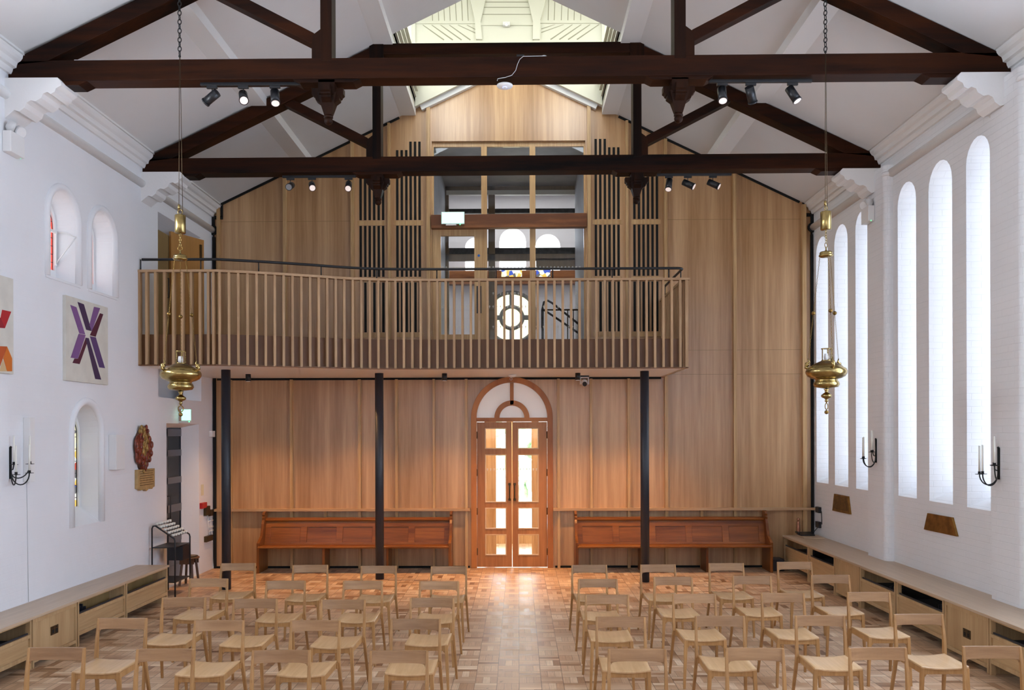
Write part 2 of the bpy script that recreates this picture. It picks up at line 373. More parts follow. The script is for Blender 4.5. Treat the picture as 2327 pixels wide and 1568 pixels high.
MT['nave_pane'] = plain('nave_window_pane', (.8, .84, .86), .3, emit=(.9, .95, 1), es=.6)

# ================================================================ THE SHELL
XC = -.02; RIDGE = 8.74; PITCH = .48; YB = -6.0
def zc(x): return RIDGE - PITCH*abs(x-XC)
floor = MB().box(-5.7, 5.8, YB, D+.02, -.1, 0)
struct(floor, 'floor', MT['parquet'])
# left wall: windows, the high recess over the gallery, the door below
UP_REC = (13.08, 14.86, 2.88, 5.62); LOW_DOOR = (13.38, 14.74, 0.0, 2.50)
hl = []; hl2 = []
for (a, b, c, d) in ARCHES:
    hl.append(arch(a, b, c, d)); hl2.append(arch(a+.02, b-.02, c+(.06 if c > 2 else .2), d-.03))
rec = [(UP_REC[0], UP_REC[2]), (UP_REC[1], UP_REC[2]), (UP_REC[1], UP_REC[3]), (UP_REC[0], UP_REC[3])]
low = [(LOW_DOOR[0], .002), (LOW_DOOR[1], .002), (LOW_DOOR[1], LOW_DOOR[3]), (LOW_DOOR[0], LOW_DOOR[3])]
rec_in = [(UP_REC[0]-.02, UP_REC[2]), (UP_REC[1]-.12, UP_REC[2]), (UP_REC[1]-.12, UP_REC[3]-.12), (UP_REC[0]-.02, UP_REC[3]-.12)]
w = MB().prism([(YB, 0), (D+.1, 0), (D+.1, 6.45), (YB, 6.45)], WALL_L, WALL_L-.26, 'X', hl+[rec, low], hl2+[rec_in, [(LOW_DOOR[0]-.02, .002), (LOW_DOOR[1]-.1, .002), (LOW_DOOR[1]-.1, 2.44), (LOW_DOOR[0]-.02, 2.44)]])
struct(w, 'wall_left', MT['white_left'])
w = MB()
w.box(WALL_L-.62, WALL_L-.50, UP_REC[0]-.6, D+.1, 0, 6.4)                      # passage behind the openings
w.box(WALL_L-.62, WALL_L-.262, UP_REC[0]-.7, UP_REC[0]-.6, 0, 6.4)
struct(w, 'trim_1', MT['white_left'])
# right wall with its tall lancets
hr = [[(p[0], p[1]) for p in arch(a, b, 1.48, 5.62, 10)] for a, b in LANCETS]
hr2 = [[(p[0], p[1]) for p in arch(a+.02, b-.02, 1.66, 5.60, 10)] for a, b in LANCETS]
w = MB().prism([(YB, 0), (D+.1, 0), (D+.1, 6.45), (YB, 6.45)], WALL_R, WALL_R+.42, 'X', hr, hr2)
struct(w, 'wall_right', MT['white'])
for i, (a, b) in enumerate(LANCETS[:9]):
    p = MB().prism(arch(a, b, 1.62, 5.60, 10), WALL_R+.43, WALL_R+.45, 'X')
    fr_ = struct(p, 'window_%d' % (i+4), MT['window_pane'])
w = MB().box(WALL_R+.451, WALL_R+.5, YB, D+.1, 0, 6.45); struct(w, 'trim_2', MT['white'])
# piers on the right wall, nearer edge rounded like a shaft
for k, (a, b) in enumerate(((12.15, 12.76), (8.85, 9.44), (5.5, 6.1))):
    p = MB(); n = 8; r = .085
    pl = [(WALL_R+.01, a), (WALL_R+.01, b), (WALL_R-.11, b), (WALL_R-.11, a+r)] + [(WALL_R-.11+r-r*math.cos(PI/2*i/n), a+r-r*math.sin(PI/2*i/n)) for i in range(1, n+1)]
    p.prism(pl, 0, 5.98, 'Z')
    p.torus((WALL_R-.03, (a+b)/2-.25, 5.86), .075, .03, n=16, k=6)
    struct(p, 'trim_%d' % (3+k), MT['white'])
# wall behind the viewpoint, with its great window
w = MB().prism([(-5.7, 0), (5.8, 0), (5.8, 6.2), (XC, 9.0), (-5.7, 6.2)], YB, YB-.3, 'Y', [[(-3.6, 2.0), (3.6, 2.0), (3.6, 6.6), (-3.6, 6.6)]])
struct(w, 'wall_front', MT['white_left'])
struct(MB().box(-3.6, 3.6, YB-.2, YB-.18, 2.0, 6.6), 'window_50', MT['nave_pane'])
# ceiling slopes; the lantern opens over the gallery bay
LX = 1.60; LY0 = 12.53; LY1 = 15.22
def slope_quad(mb, x0, x1, y0, y1, t=.14):
    p = [(x0, y0, zc(x0)), (x1, y0, zc(x1)), (x1, y1, zc(x1)), (x0, y1, zc(x0))]
    mb.hexa(p + [(a, b, c+t) for a, b, c in p])
c = MB()
for s in (-1, 1):
    xe = XC+s*5.35; xo = XC+s*LX
    slope_quad(c, xe, xo, YB, D+.1); slope_quad(c, xo, XC, YB, LY0); slope_quad(c, xo, XC, LY1, D+.1)
struct(c, 'ceiling', MT['ceil'])
# white purlins along the slopes, upright inner face and level underside
k = 8
for xi, xo, zb_, yy in ((1.61, 1.88, 7.835, D-.04), (3.40, 3.68, 6.975, D-.02)):
    for s in (-1, 1):
        p = MB(); q = [(XC+s*xi, zb_), (XC+s*xo, zb_), (XC+s*xo, zc(XC+s*xo)+.03), (XC+s*xi, zc(XC+s*xi)+.03)]
        p.prism(q[::s], YB+.01, yy, 'Y')
        struct(p, 'trim_%d' % k, MT['white_wood']); k += 1
# cornice and roll moulding along both side walls
def cornice(x, s):
    p = MB()
    prof = [(0, 6.10), (.03, 6.10), (.045, 6.13), (.05, 6.155), (.085, 6.165), (.09, 6.19), (.10, 6.215), (.13, 6.235), (.15, 6.262), (.155, 6.29), (.155, 6.42), (0, 6.5)]
    pl = [(x+s*u, z) for u, z in prof]
    n = len(pl)
    p.prism(pl, YB+.02, D-.02, 'Y')
    return p
struct(cornice(WALL_L, 1), 'trim_12', MT['stone']); struct(cornice(WALL_R, -1), 'trim_13', MT['stone'])
struct(MB().tube([(WALL_L+.012, YB+.02, 5.87), (WALL_L+.012, D-.02, 5.87)], .055, 14), 'trim_14', MT['stone'])
struct(MB().tube([(WALL_R-.012, YB+.02, 5.87), (WALL_R-.012, D-.02, 5.87)], .06, 14), 'trim_15', MT['stone'])
# conduit along the cornice tops
struct(MB().tube([(WALL_L+.165, YB, 6.30), (WALL_L+.165, D, 6.30)], .008, 6), 'trim_16', MT['plastic'])
struct(MB().tube([(WALL_R-.165, YB, 6.30), (WALL_R-.165, D, 6.30)], .008, 6), 'trim_17', MT['plastic'])

# ---------------------------------------------------------------- the timber end wall
GX0 = bx_(982); GX1 = bx_(1331); GZ1 = bz_(320); GZ0 = 3.55
DCX = .018; DR = .708; DSP = 2.597
door_hole = [(DCX-DR, .002)] + [(DCX-DR*math.cos(PI*i/24), DSP+DR*math.sin(PI*i/24)) for i in range(25)] + [(DCX+DR, .002)]
outer = [(-5.14, 0), (5.19, 0), (5.19, zc(5.19)), (XC, RIDGE), (-5.14, zc(-5.14))]
wb = MB().prism(outer, D, D+.10, 'Y', [[(GX0, GZ0), (GX1, GZ0), (GX1, GZ1), (GX0, GZ1)], door_hole])
struct(wb, 'wall_back', MT['oak_panel'])
struct(MB().box(-5.7, -5.14, D+.04, D+.1, 0, 6.6).box(5.19, 5.8, D+.04, D+.1, 0, 6.6), 'trim_18', MT['slot'])
# black shadow gap where the timber meets roof and walls
g = MB()
for s, xe in ((-1, -5.10), (1, 5.10)):
    a = Vector((XC+s*1.9, D-.012, zc(1.9+XC)-.02)); b = Vector((XC+s*5.02, D-.012, zc(XC+5.02)-.02)); g.bar(a, b, .03, .035)
g.box(-5.165, -5.12, D-.03, D-.001, .0, 5.75).box(5.185, 5.225, D-.03, D-.001, .0, 5.75)
for s, xw in ((1, WALL_L), (-1, WALL_R)):
    g.torus((xw+s*.02, D-.03, 5.87), .07, .02, (0, 1, 0), 14, 6)
    g.box(xw+s*.0, xw+s*.05, D-.03, D-.005, 5.95, 6.1); g.box(xw+s*.03, xw+s*.19, D-.018, D-.003, 6.06, 6.12)
    g.box(xw+s*.15, xw+s*.19, D-.018, D-.003, 6.1, 6.33)
struct(g, 'trim_19', MT['slot'])
# fins above the gallery and below it
f = MB()
UF = [(645, 652), (798, 805), (882, 888), (970, 978), (1334, 1342), (1421, 1427), (1508, 1515), (1664, 1671), (1820, 1829), (495, 501)]
for a, b in UF:
    x0, x1 = bx_(a, 450), bx_(b, 450); xm = (x0+x1)/2
    zt = zc(xm)-.04 if abs(xm) > 1.95 else min(zc(xm)-.1, 8.0)
    zb = 3.6
    if a >= 1508: zb = .0
    f.box(x0, x1, D-.075, D, zb, zt)
struct(f, 'trim_20', MT['oak_trim'])
f = MB()
LF = [(523, 529), (661, 667), (815, 821), (899, 905), (984, 989), (1057, 1063), (1266, 1272), (1340, 1346), (1425, 1431)]
for a, b in LF: f.box(bx_(a, 1000), bx_(b, 1000), D-.075, D, 0, 3.27)
for a, b in ((738, 744), (1590, 1596)): f.box(bx_(a, 1150), bx_(b, 1150), D-.075, D, 0, 1.0)
struct(f, 'trim_21', MT['oak_trim'])
# joints between the veneered panels
j = MB()
for y in (501, ):
    for a, b in ((501, 645), (652, 798), (1515, 1664), (1671, 1820)): j.box(bx_(a), bx_(b), D-.0015, D+.001, bz_(y)-.003, bz_(y)+.003)
for y in (797, 852):
    for a, b in ((1515, 1664), (1671, 1820)): j.box(bx_(a), bx_(b), D-.0015, D+.001, bz_(y)-.003, bz_(y)+.003)
for x in (1098.5, 1213): j.box(bx_(x)-.002, bx_(x)+.002, D-.0015, D+.001, GZ1+.01, zc(bx_(x))-.05)
struct(j, 'trim_22', MT['gpanel'])
# dado shelf
sh = MB()
for a, b in ((492, 1069), (1257, 1850)): sh.box(bx_(a, 1158), bx_(b, 1158), D-.13, D, .995, 1.035)
struct(sh, 'trim_23', MT['oak_railX'])
struct(MB().box(bx_(490), -.72, D-.02, D-.002, 0, .035).box(.76, 4.6, D-.02, D-.002, 0, .035), 'baseboard_back', MT['slot'])
# black line under the gallery soffit
struct(MB().box(-5.1, 2.6, D-.02, D-.001, 3.262, 3.297), 'trim_24', MT['slot'])
# slatted grilles
gi = 0
for (xs, top) in (([820, 830.3, 840.5, 850.7, 860.9, 871], [392]*6), ([903.4, 913.7, 924, 933.8, 944, 954], [340]*3+[320.7]*3),
                  ([1354.4, 1364.6, 1375, 1385.2, 1395.5, 1405.7], [316.8]*3+[336]*3), ([1442, 1452.3, 1462.5, 1472.8, 1483, 1493.2], [392]*6)):
    q = MB()
    for x, t in zip(xs, top):
        xc_ = bx_(x, 600)
        for z0, z1 in ((bz_(499), bz_(t)), (bz_(628), bz_(512)), (bz_(754), bz_(641))): q.box(xc_-.021, xc_+.021, D-.005, D-.0005, z0, z1)
    o = q.build('grille', MT['slot']); gi += 1
    tag(o, ['tall slotted black grille, outermost left of the gallery screen', 'tall slotted black grille with stepped top just left of the gallery screen',
            'tall slotted black grille with stepped top just right of the gallery screen', 'tall slotted black grille, outermost right of the gallery screen'][gi-1], 'grille', 'slotted grilles beside the gallery screen')
    q = MB(); a = bx_(xs[0], 600)-.06; b = bx_(xs[-1], 600)+.06
    for z0 in (bz_(511), bz_(640)): q.box(a, b, D-.012, D-.0055, z0, z0+.075)
    q.box(a, b, D-.012, D, bz_(766), bz_(755)); struct(q, 'trim_%d' % (24+gi), MT['oak_trim'])

# ---------------------------------------------------------------- lantern over the gallery bay
la = MB()
for s in (-1, 1):
    x = XC+s*LX
    zl = zc(x)
    la.box(x, x+s*.08, LY0, LY1, zl-.02, 8.52)                       # upstand
    for i in range(4):                                                   # stepped white ribs along the opening
        la.box(x-s*(.03+.03*i), x+s*.02, LY0+.02, LY1-.1, zl+.08+.10*i, zl+.11+.10*i)
    la.box(x-s*.02, x+s*.08, LY0, LY1, 9.36, 9.48)
    for i in range(6): y = LY0+.02+i*(LY1-LY0-.08)/5; la.box(x-s*.01, x+s*.05, y, y+.04, 8.52, 9.36)
    # tapering roof flanks
    la.hexa([(x, LY0, 9.46), (x, LY1, 9.46), (x+s*.08, LY1, 9.46), (x+s*.08, LY0, 9.46), (XC+s*.25, LY0+.5, 12.3), (XC+s*.25, LY1-.2, 12.3), (XC+s*.33, LY1-.2, 12.3), (XC+s*.33, LY0+.5, 12.3)])
la.box(XC-.35, XC+.35, LY0+.4, LY1, 12.28, 12.36)
la.hexa([(XC-LX-.08, LY0-.06, zc(XC)-.76), (XC+LX+.08, LY0-.06, zc(XC)-.76), (XC+LX+.08, LY0, zc(XC)-.76), (XC-LX-.08, LY0, zc(XC)-.76), (XC-.3, LY0+.44, 12.3), (XC+.3, LY0+.44, 12.3), (XC+.3, LY0+.5, 12.3), (XC-.3, LY0+.5, 12.3)]) if False else None
la.hexa([(XC-LX-.08, LY0-.08, 8.88), (XC+LX+.08, LY0-.08, 8.88), (XC+LX+.08, LY0, 8.88), (XC-LX-.08, LY0, 8.88), (XC-.33, LY0+.42, 12.3), (XC+.33, LY0+.42, 12.3), (XC+.33, LY0+.5, 12.3), (XC-.33, LY0+.5, 12.3)])
# far face: post, rails and boards
YF = LY1-.02
la.prism([(XC-LX, zc(XC-LX)-.04), (XC, RIDGE-.04), (XC+LX, zc(XC+LX)-.04), (XC+LX, 12.3), (XC-LX, 12.3)], YF, YF+.06, 'Y')
gm_ = MB()
def groove(pts):
    q = [onY(px, py, YF) for px, py in pts]
    gm_.prism([(v.x, v.z) for v in q], YF-.004, YF-.001, 'Y')
def face(pts, d=.03):      # a flat member on the far face, pixel outline
    q = [onY(px, py, YF) for px, py in pts]
    la.prism([(v.x, v.z) for v in q], YF-d, YF-.001, 'Y')
face([(1068, 0), (1104, 0), (1092.5, 52), (1096, 92), (1082, 92), (1079, 48)], .06)
face([(1241, 0), (1199, 0), (1211, 52), (1210.5, 92), (1226, 92), (1228, 48)], .06)
face([(950, 49), (1080, 49), (1080, 55), (945, 55)]); face([(1228, 48), (1376, 48), (1380, 54), (1228, 54)])
face([(1093, 51), (1211, 51), (1211, 59), (1093, 59)])
for i, y in enumerate((4, 16, 32)): groove([(1104-.27*y, y), (1199+.27*y, y), (1199+.27*y, y+1.6), (1104-.27*y, y+1.6)])
for x in (980, 994, 1007, 1020, 1034, 1048, 1061): groove([(x, 0), (x+1.6, 0), (x+4, 48), (x+2.4, 48)])
for x in (1246, 1260, 1276, 1291, 1305, 1320): groove([(x, 0), (x+1.6, 0), (x+.2, 48), (x-1.4, 48)])
for i in range(6):
    groove([(960+i*20, 57), (962.5+i*20, 57), (1010+i*20 if i < 4 else 1080, 90 if i < 4 else 66+8*(5-i)), (1008+i*20 if i < 4 else 1080, 92 if i < 4 else 68+8*(5-i))])
    groove([(1362-i*20, 56), (1359.5-i*20, 56), (1310-i*20 if i < 4 else 1230, 89 if i < 4 else 65+8*(5-i)), (1312-i*20 if i < 4 else 1230, 91 if i < 4 else 67+8*(5-i))])
struct(la, 'trim_30', MT['cream']); struct(gm_, 'trim_32', plain('board_joint_shade', (.30, .29, .20), .7))  # shade of the board joints put in as darker strips
la = MB()
for s in (-1, 1):                                                        # white rafters against the gable
    la.bar((XC+s*1.52, D-.05, zc(1.52+XC)-.05), (XC, D-.05, RIDGE-.06), .09, .10)
struct(la, 'trim_31', MT['white_wood'])
for s in (-1, 1):
    x = XC+s*LX
    o = struct(MB().box(x+s*.055, x+s*.06, LY0, LY1, 8.52, 9.36), 'window_%d' % (20+(s > 0)), MT['window_pane'])
o = MB().box(-.06, .06, -.04, .04, -.03, .03).cyl((0, -.03, -.01), (0, -.06, -.03), .03, 12)
o = o.build('motion_sensor', MT['plastic'], None, .006); pz = onY(1151, 60, YF); o.location = (pz.x, YF-.075, pz.z)
tag(o, 'small white sensor high on the cream lantern boards above the beam', 'sensor')

# ---------------------------------------------------------------- left windows: glass, leading, roll mouldings
leadmat = MT['black']
def stained_mat():
    m_, nt, b = newmat('stained_glass'); N = nt.nodes
    t = N.new('ShaderNodeTexCoord'); v = N.new('ShaderNodeTexVoronoi'); v.inputs['Scale'].default_value = 11
    L(nt, t.outputs['Object'], v.inputs['Vector'])
    r_ = N.new('ShaderNodeValToRGB'); r_.color_ramp.interpolation = 'CONSTANT'; e = r_.color_ramp.elements
    sp = N.new('ShaderNodeSeparateColor'); L(nt, v.outputs['Color'], sp.inputs[0]); L(nt, sp.outputs[0], r_.inputs[0])
    e[0].color = (.75, .72, .45, 1); e[1].position = .22; e[1].color = (.35, .05, .03, 1)
    for p, c in ((.34, (.7, .68, .6, 1)), (.5, (.04, .08, .4, 1)), (.6, (.62, .42, .08, 1)), (.72, (.10, .10, .10, 1)), (.84, (.6, .65, .62, 1))):
        q = e.new(p); q.color = c
    L(nt, r_.outputs[0], b.inputs['Base Color']); L(nt, r_.outputs[0], b.inputs['Emission Color']); b.inputs['Emission Strength'].default_value = 1.0
    return m_
MT['stained'] = stained_mat(); MT['redglass'] = plain('red_border_glass', (.6, .03, .02), .3, emit=(.8, .08, .05), es=.8)
for i, (a, b, c, d) in enumerate(ARCHES[:3]):
    gx = WALL_L-.262; lowr = i == 2
    pane = MB().prism(arch(a+.02, b-.02, c+.08, d-.03), gx-.01, gx-.014, 'X')
    wo = struct(pane, 'window_%d' % (i+1), MT['stained'] if lowr else MT['left_pane'])
    y1 = b-.055; y0 = a+.055; z0 = c+.16; z1 = d-.09
    fr_ = MB()
    ol = arch(a+.0, b-.0, c+.05, d-.0, 16); il = arch(y0, y1, z0, z1, 16)
    fr_.prism(ol, gx+.0, gx+.02, 'X', [il]); fr_.build('window_frame', MT['white_wood'], wo)
    ld = MB()
    for q in range(1, 8):
        z = z0+(z1-z0)*q/8; ld.box(gx-.002, gx-.012, y0, y1, z-.004, z+.004)
    for q in range(1, 3 if not lowr else 5):
        y = y0+(y1-y0)*q/(3 if not lowr else 5); ld.box(gx-.002, gx-.012, y-.003, y+.003, z0, z1)
    ld.tube([(gx-.005, p[0], p[1]) for p in il], .006, 6, closed=True); ld.build('leading', leadmat, wo)
    if not lowr:
        rb = MB(); il2 = arch(y0+.03, y1-.03, z0+.04, z1-.03, 16); rb.prism(il, gx-.004, gx-.008, 'X', [il2]); rb.build('red_border', MT['redglass'], wo)
    if i == 0:
        op = MB(); zm = c+.62
        op.box(gx+.02, gx+.045, y0-.02, y1+.02, zm-.015, zm+.015)
        op.tube([(gx+.03, y1+.02, zm), (gx+.14, y1+.04, zm+.0), (gx+.28, y1, zm-.06)], .008, 6)
        op.tube([(gx+.28, y1, zm-.06), (gx+.03, y1+.01, c+.24)], .008, 6)
        op.box(gx+.02, gx+.04, y1-.005, y1+.02, c+.22, zm); op.build('opening_light', MT['white_wood'], wo)
    # convex roll round the opening
    ml = MB(); hp = arch(a-.045, b+.045, c, d+.045, 22)
    ml.tube([(WALL_L-.01, p[0], p[1]) for p in hp[0:1]+hp[1:]], .05, 10)
    ml.build('roll_moulding', MT['white_left'], wo)
    if not lowr: MB().box(WALL_L-.25, WALL_L+.012, a-.08, b+.08, c-.03, c+.0).build('window_sill', MT['white_left'], wo)

# ---------------------------------------------------------------- openings at the far left
# lower: grey part-glazed door, ajar in its recess
t = thing('grey_door', 'grey blue painted door with four glass panes in the left wall recess', 'door', (WALL_L-.30, 14.78, 0))
dm = MB(); X0 = WALL_L-.30
dy0, dy1 = 14.78, 13.96
zs = [0, .95, 1.02, 1.42, 1.52, 1.86, 1.95, 2.32, 2.42]
dm.box(X0, X0+.045, dy0, dy0-.13, 0, 2.42).box(X0, X0+.045, dy1, dy1+.11, 0, 2.42)
for z0, z1 in ((0, .22), (.60, .72), (1.08, 1.20), (1.54, 1.64), (1.98, 2.08), (2.30, 2.42)): dm.box(X0, X0+.045, dy1, dy0, z0, z1)
dm.box(X0+.008, X0+.03, dy1, dy0, .2, .62)
dm.build('door_leaf', MT['greydoor'], t)
for z0, z1 in ((.72, 1.08), (1.20, 1.54), (1.64, 1.98), (2.08, 2.30)): MB().box(X0+.02, X0+.026, dy1+.11, dy0-.13, z0, z1).build('glass_pane', MT['glass_grey'], t)
MB().tube([(X0+.05, dy1+.08, 1.0), (X0+.10, dy1+.08, 1.0), (X0+.10, dy1+.08, 1.35), (X0+.05, dy1+.08, 1.35)], .01, 8).build('door_handle', MT['black'], t)
# upper: shadowed olive leaf and bright orange oak door swung into the gallery
t = thing('gallery_door', 'orange oak door standing open at the left end of the gallery', 'door', (WALL_L+.03, 14.9, 3.56))
P1 = Vector((WALL_L+.02, 14.86, 3.56)); P2 = onY(397, 700, 14.5); P2 = Vector((WALL_L+.02-.18, 13.55, 3.56))
a = Vector((bx_(467, 600)*14.6/15.42+.0, 14.5, 3.56)); b = Vector((WALL_L-.12, 13.85, 3.56))
MB().bar(a+Vector((0, 0, .97)), b+Vector((0, 0, .97)), .045, 1.94).build('door_leaf', MT['gdoor'], t)
dv = (b-a).normalized(); nv = Vector((dv.y, -dv.x, 0)); nv = nv if nv.y < 0 else -nv
MB().bar(a+dv*.06+nv*.03+Vector((0, 0, 1.72)), a+dv*.10+nv*.03+Vector((0, 0, 1.72)), .02, .26).build('door_closer', MT['bronze'], t)
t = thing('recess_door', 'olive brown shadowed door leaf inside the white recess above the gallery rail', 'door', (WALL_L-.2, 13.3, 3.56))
MB().box(WALL_L-.19, WALL_L-.15, 13.06, 13.92, 3.56, 5.44).build('door_leaf', MT['gpanel'], t)  # shadow on this leaf is put into its olive colour
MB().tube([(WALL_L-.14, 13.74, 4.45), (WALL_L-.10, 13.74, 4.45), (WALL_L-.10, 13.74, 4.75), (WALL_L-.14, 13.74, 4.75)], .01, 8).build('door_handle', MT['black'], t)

# ================================================================ ROOF TRUSSES
def truss(Y, depth, label, tilt=.0028):
    t = thing('roof_truss', label, 'roof truss', (XC, Y, 6.04), 'dark timber queen post trusses')
    def TZ(x, z): return z + tilt*x*(1 if z < 7 else .5)
    y0, y1 = Y, Y+depth
    def member(pl, name, mat, d0=y0, d1=y1, bev=.008, par=t): return MB().prism([(x, TZ(x, z)) for x, z in pl], d0, d1, 'Y').build(name, mat, par, bev)
    member([(-5.2, 6.04), (5.24, 6.04), (5.24, 6.255), (-5.2, 6.255)], 'tie_beam', MT['dark'])
    for s in (-1, 1):
        xq = XC+s*1.84
        # bolsters under the tie
        member([(xq-.28, 6.005), (xq+.28, 6.005), (xq+.36, 6.045), (xq-.36, 6.045)], 'bolster', MT['dark'], y0+.01, y1-.01, .004)
        e = s*4.75+XC
        member([(e-s*.32, 6.0), (e+s*.02, 6.0), (e+s*.10, 6.045), (e-s*.42, 6.045)][::s], 'bolster', MT['dark'], y0+.01, y1-.01, .004)
        # queen post with its outer joggle
        member([(xq-.06, 6.22), (xq+.06, 6.22), (xq+.06, 7.80), (xq-.06, 7.80)], 'queen_post', MT['darkY'], y0-.004, y1-.01)
        member([(xq+s*.055, 6.25), (xq+s*.15, 6.25), (xq+s*.15, 6.40), (xq+s*.135, 6.50), (xq+s*.055, 6.56)][::s], 'joggle', MT['darkY'], y0, y1-.02, .004)
        member([(xq-.10, 7.55), (xq+.10, 7.55), (xq+.10, 7.86 if s > 0 else 7.86), (xq-.10, 7.86)], 'post_head', MT['darkY'], y0-.007, y1-.006)
        # principal rafter
        xa = XC+s*5.13; xb = XC+s*1.88
        member([(xa, zc(xa)-.02), (xb, zc(xb)-.02), (xb, zc(xb)-.21), (xa-s*.35, zc(xa-s*.35)-.21), (xa, 6.2)][::-s], 'principal_rafter', MT['dark'])
        # strut
        member([(xq+s*.13, 6.40), (xq+s*.13, 6.53), (XC+s*3.05, 7.09), (XC+s*3.18, 7.02)][::-s], 'strut', MT['dark'], y0+.03, y1-.03)
        # carved drop under the post
        yc = (y0+y1)/2; b = MB()
        b.box(xq-.085, xq+.085, yc-.10, yc+.10, 5.90, 6.03)
        for sx, sy in ((1, 0), (-1, 0), (0, -1), (0, 1)):
            def pt(u, z, w_):
                return (xq+sx*u+(w_ if sy else 0), yc+sy*u+(w_ if sx else 0), z)
            for wl_, wr in ((-.05, .05),):
                prof = [(.07, 5.96), (.165, 5.96), (.165, 5.90), (.145, 5.885), (.14, 5.87), (.125, 5.862), (.125, 5.84), (.105, 5.825), (.07, 5.80)]
                n = len(prof); vs = [pt(u, z, wl_) for u, z in prof]+[pt(u, z, wr) for u, z in prof]
                b.add(vs, [tuple(range(n)), tuple(range(2*n-1, n-1, -1))]+[(i, (i+1) % n, n+(i+1) % n, n+i) for i in range(n)])
        b.hexa([(xq-.04, yc-.04, 5.69), (xq+.04, yc-.04, 5.69), (xq+.04, yc+.04, 5.69), (xq-.04, yc+.04, 5.69), (xq-.10, yc-.10, 5.90), (xq+.10, yc-.10, 5.90), (xq+.10, yc+.10, 5.90), (xq-.10, yc+.10, 5.90)])
        b.box(xq-.075, xq+.075, yc-.112, yc+.112, 5.875, 5.89)
        b.lathe([(.025, -.03), (.05, -.02), (.045, 0), (.03, .012), (.028, .03)], (xq, yc, 5.685)).ball((xq, yc, 5.635), .046, 14)
        b.build('carved_pendant', MT['darkY'], t, 0)
    member([(XC-1.84, 7.70), (XC+1.84, 7.70), (XC+1.84, 7.855), (XC-1.84, 7.855)], 'straining_beam', MT['dark'], y0+.01, y1-.02)
    return t
truss(9.24, .22, 'nearer dark timber roof truss, large across the top of the view')
truss(12.55, .24, 'farther dark timber roof truss, just in front of the gallery')
# white corbels under the beam ends
for i, (Yc, nm) in enumerate(((9.17, 'nearer'), (12.5, 'farther'))):
    for s, xw in ((1, WALL_L), (-1, WALL_R)):
        prof = [(0, 6.035), (.56, 6.035), (.60, 5.99), (.60, 5.955), (.545, 5.925), (.53, 5.885), (.49, 5.865), (.455, 5.885), (.41, 5.87), (.39, 5.825), (.33, 5.79),
                (.28, 5.80), (.235, 5.775), (.215, 5.725), (.16, 5.685), (.11, 5.70), (.05, 5.65), (0, 5.61)]
        o = MB().prism([(xw+s*(u-.01), z) for u, z in prof][::s], Yc, Yc+.34, 'Y').build('stone_corbel', MT['stone'], None, .006)
        tag(o, 'white scrolled stone corbel under the %s end of the %s truss' % ('left' if s > 0 else 'right', nm), 'corbel', 'white corbels carrying the trusses')

# ================================================================ TRACK LIGHTS
def spot(loc, tgt, label, grp, lit=True, first=[None]):
    if first[0] is None:
        t = thing('track_spotlight', label, 'spotlight', (0, 0, 0), grp)
        MB().box(-.055, .055, -.014, .014, -.03, -.001).cyl((.0, 0, -.03), (0, 0, -.07), .006, 8).build('adapter', MT['black'], t, .003)
        h = MB().tube([(0, 0, .075), (0, 0, -.085)], .046, 20).tube([(0, 0, -.085), (0, 0, -.10)], [.05, .05], 20)
        hd = h.build('lamp_head', MT['black'], t); hd.location = (0, 0, -.115)
        ln = MB().cyl((0, 0, -.1005), (0, 0, -.102), .041, 20).build('lens', MT['lens'], hd)
        first[0] = t; r = t; r.location = loc
    else: r = dup(first[0], loc, 0, label, grp)
    d = (Vector(tgt)-Vector(loc)).normalized()
    hd = [c_ for c_ in r.children if c_.name.startswith('lamp_head')][0]
    hd.rotation_mode = 'QUATERNION'; hd.rotation_quaternion = (-d).to_track_quat('Z', 'Y')
    if not lit:
        ln = hd.children[0]; ln.data = ln.data.copy(); ln.data.materials[0] = MT['lens_off']
    return r
def track(Y, Z, pxa, pxb, py, nm, heads):
    x0 = onY(pxa, py, Y).x; x1 = onY(pxb, py, Y).x
    o = MB().box(x0, x1, Y-.018, Y+.018, Z, Z+.032).build('light_track', MT['black'], None, .003)
    tag(o, 'black lighting track under the %s' % nm, 'light track', 'black lighting tracks under the trusses')
    for i, (px, dirx, dy, dz, lit) in enumerate(heads):
        x = onY(px, py, Y).x
        spot((x, Y, Z), (x+dirx, Y+dy, Z-.1+dz), 'black spotlight, %s one of three, %s' % (('left', 'middle', 'right')[i], nm), 'black track spotlights', lit)
track(9.33, 6.00, 456, 690, 200, 'left half of the nearer truss', [(482, -.9, .3, -.45, True), (553, .35, -.9, -.75, True), (625, .2, -.55, -1, True)])
track(9.33, 6.00, 1611, 1845, 190, 'right half of the nearer truss', [(1641, -.03, -.55, -1, True), (1706, .4, .6, -.7, True), (1801, .45, -.25, -.8, True)])
track(12.66, 5.985, 642, 809, 404, 'left half of the farther truss', [(660, .0, -1, -.35, False), (709, .3, -1, -.55, True), (792, .1, -1, -.7, True)])
track(12.66, 5.985, 1493, 1662, 394, 'right half of the farther truss', [(1520, -.15, -.4, -.7, True), (1563, .9, -.35, -.45, True), (1620, .9, -.35, -.45, True)])

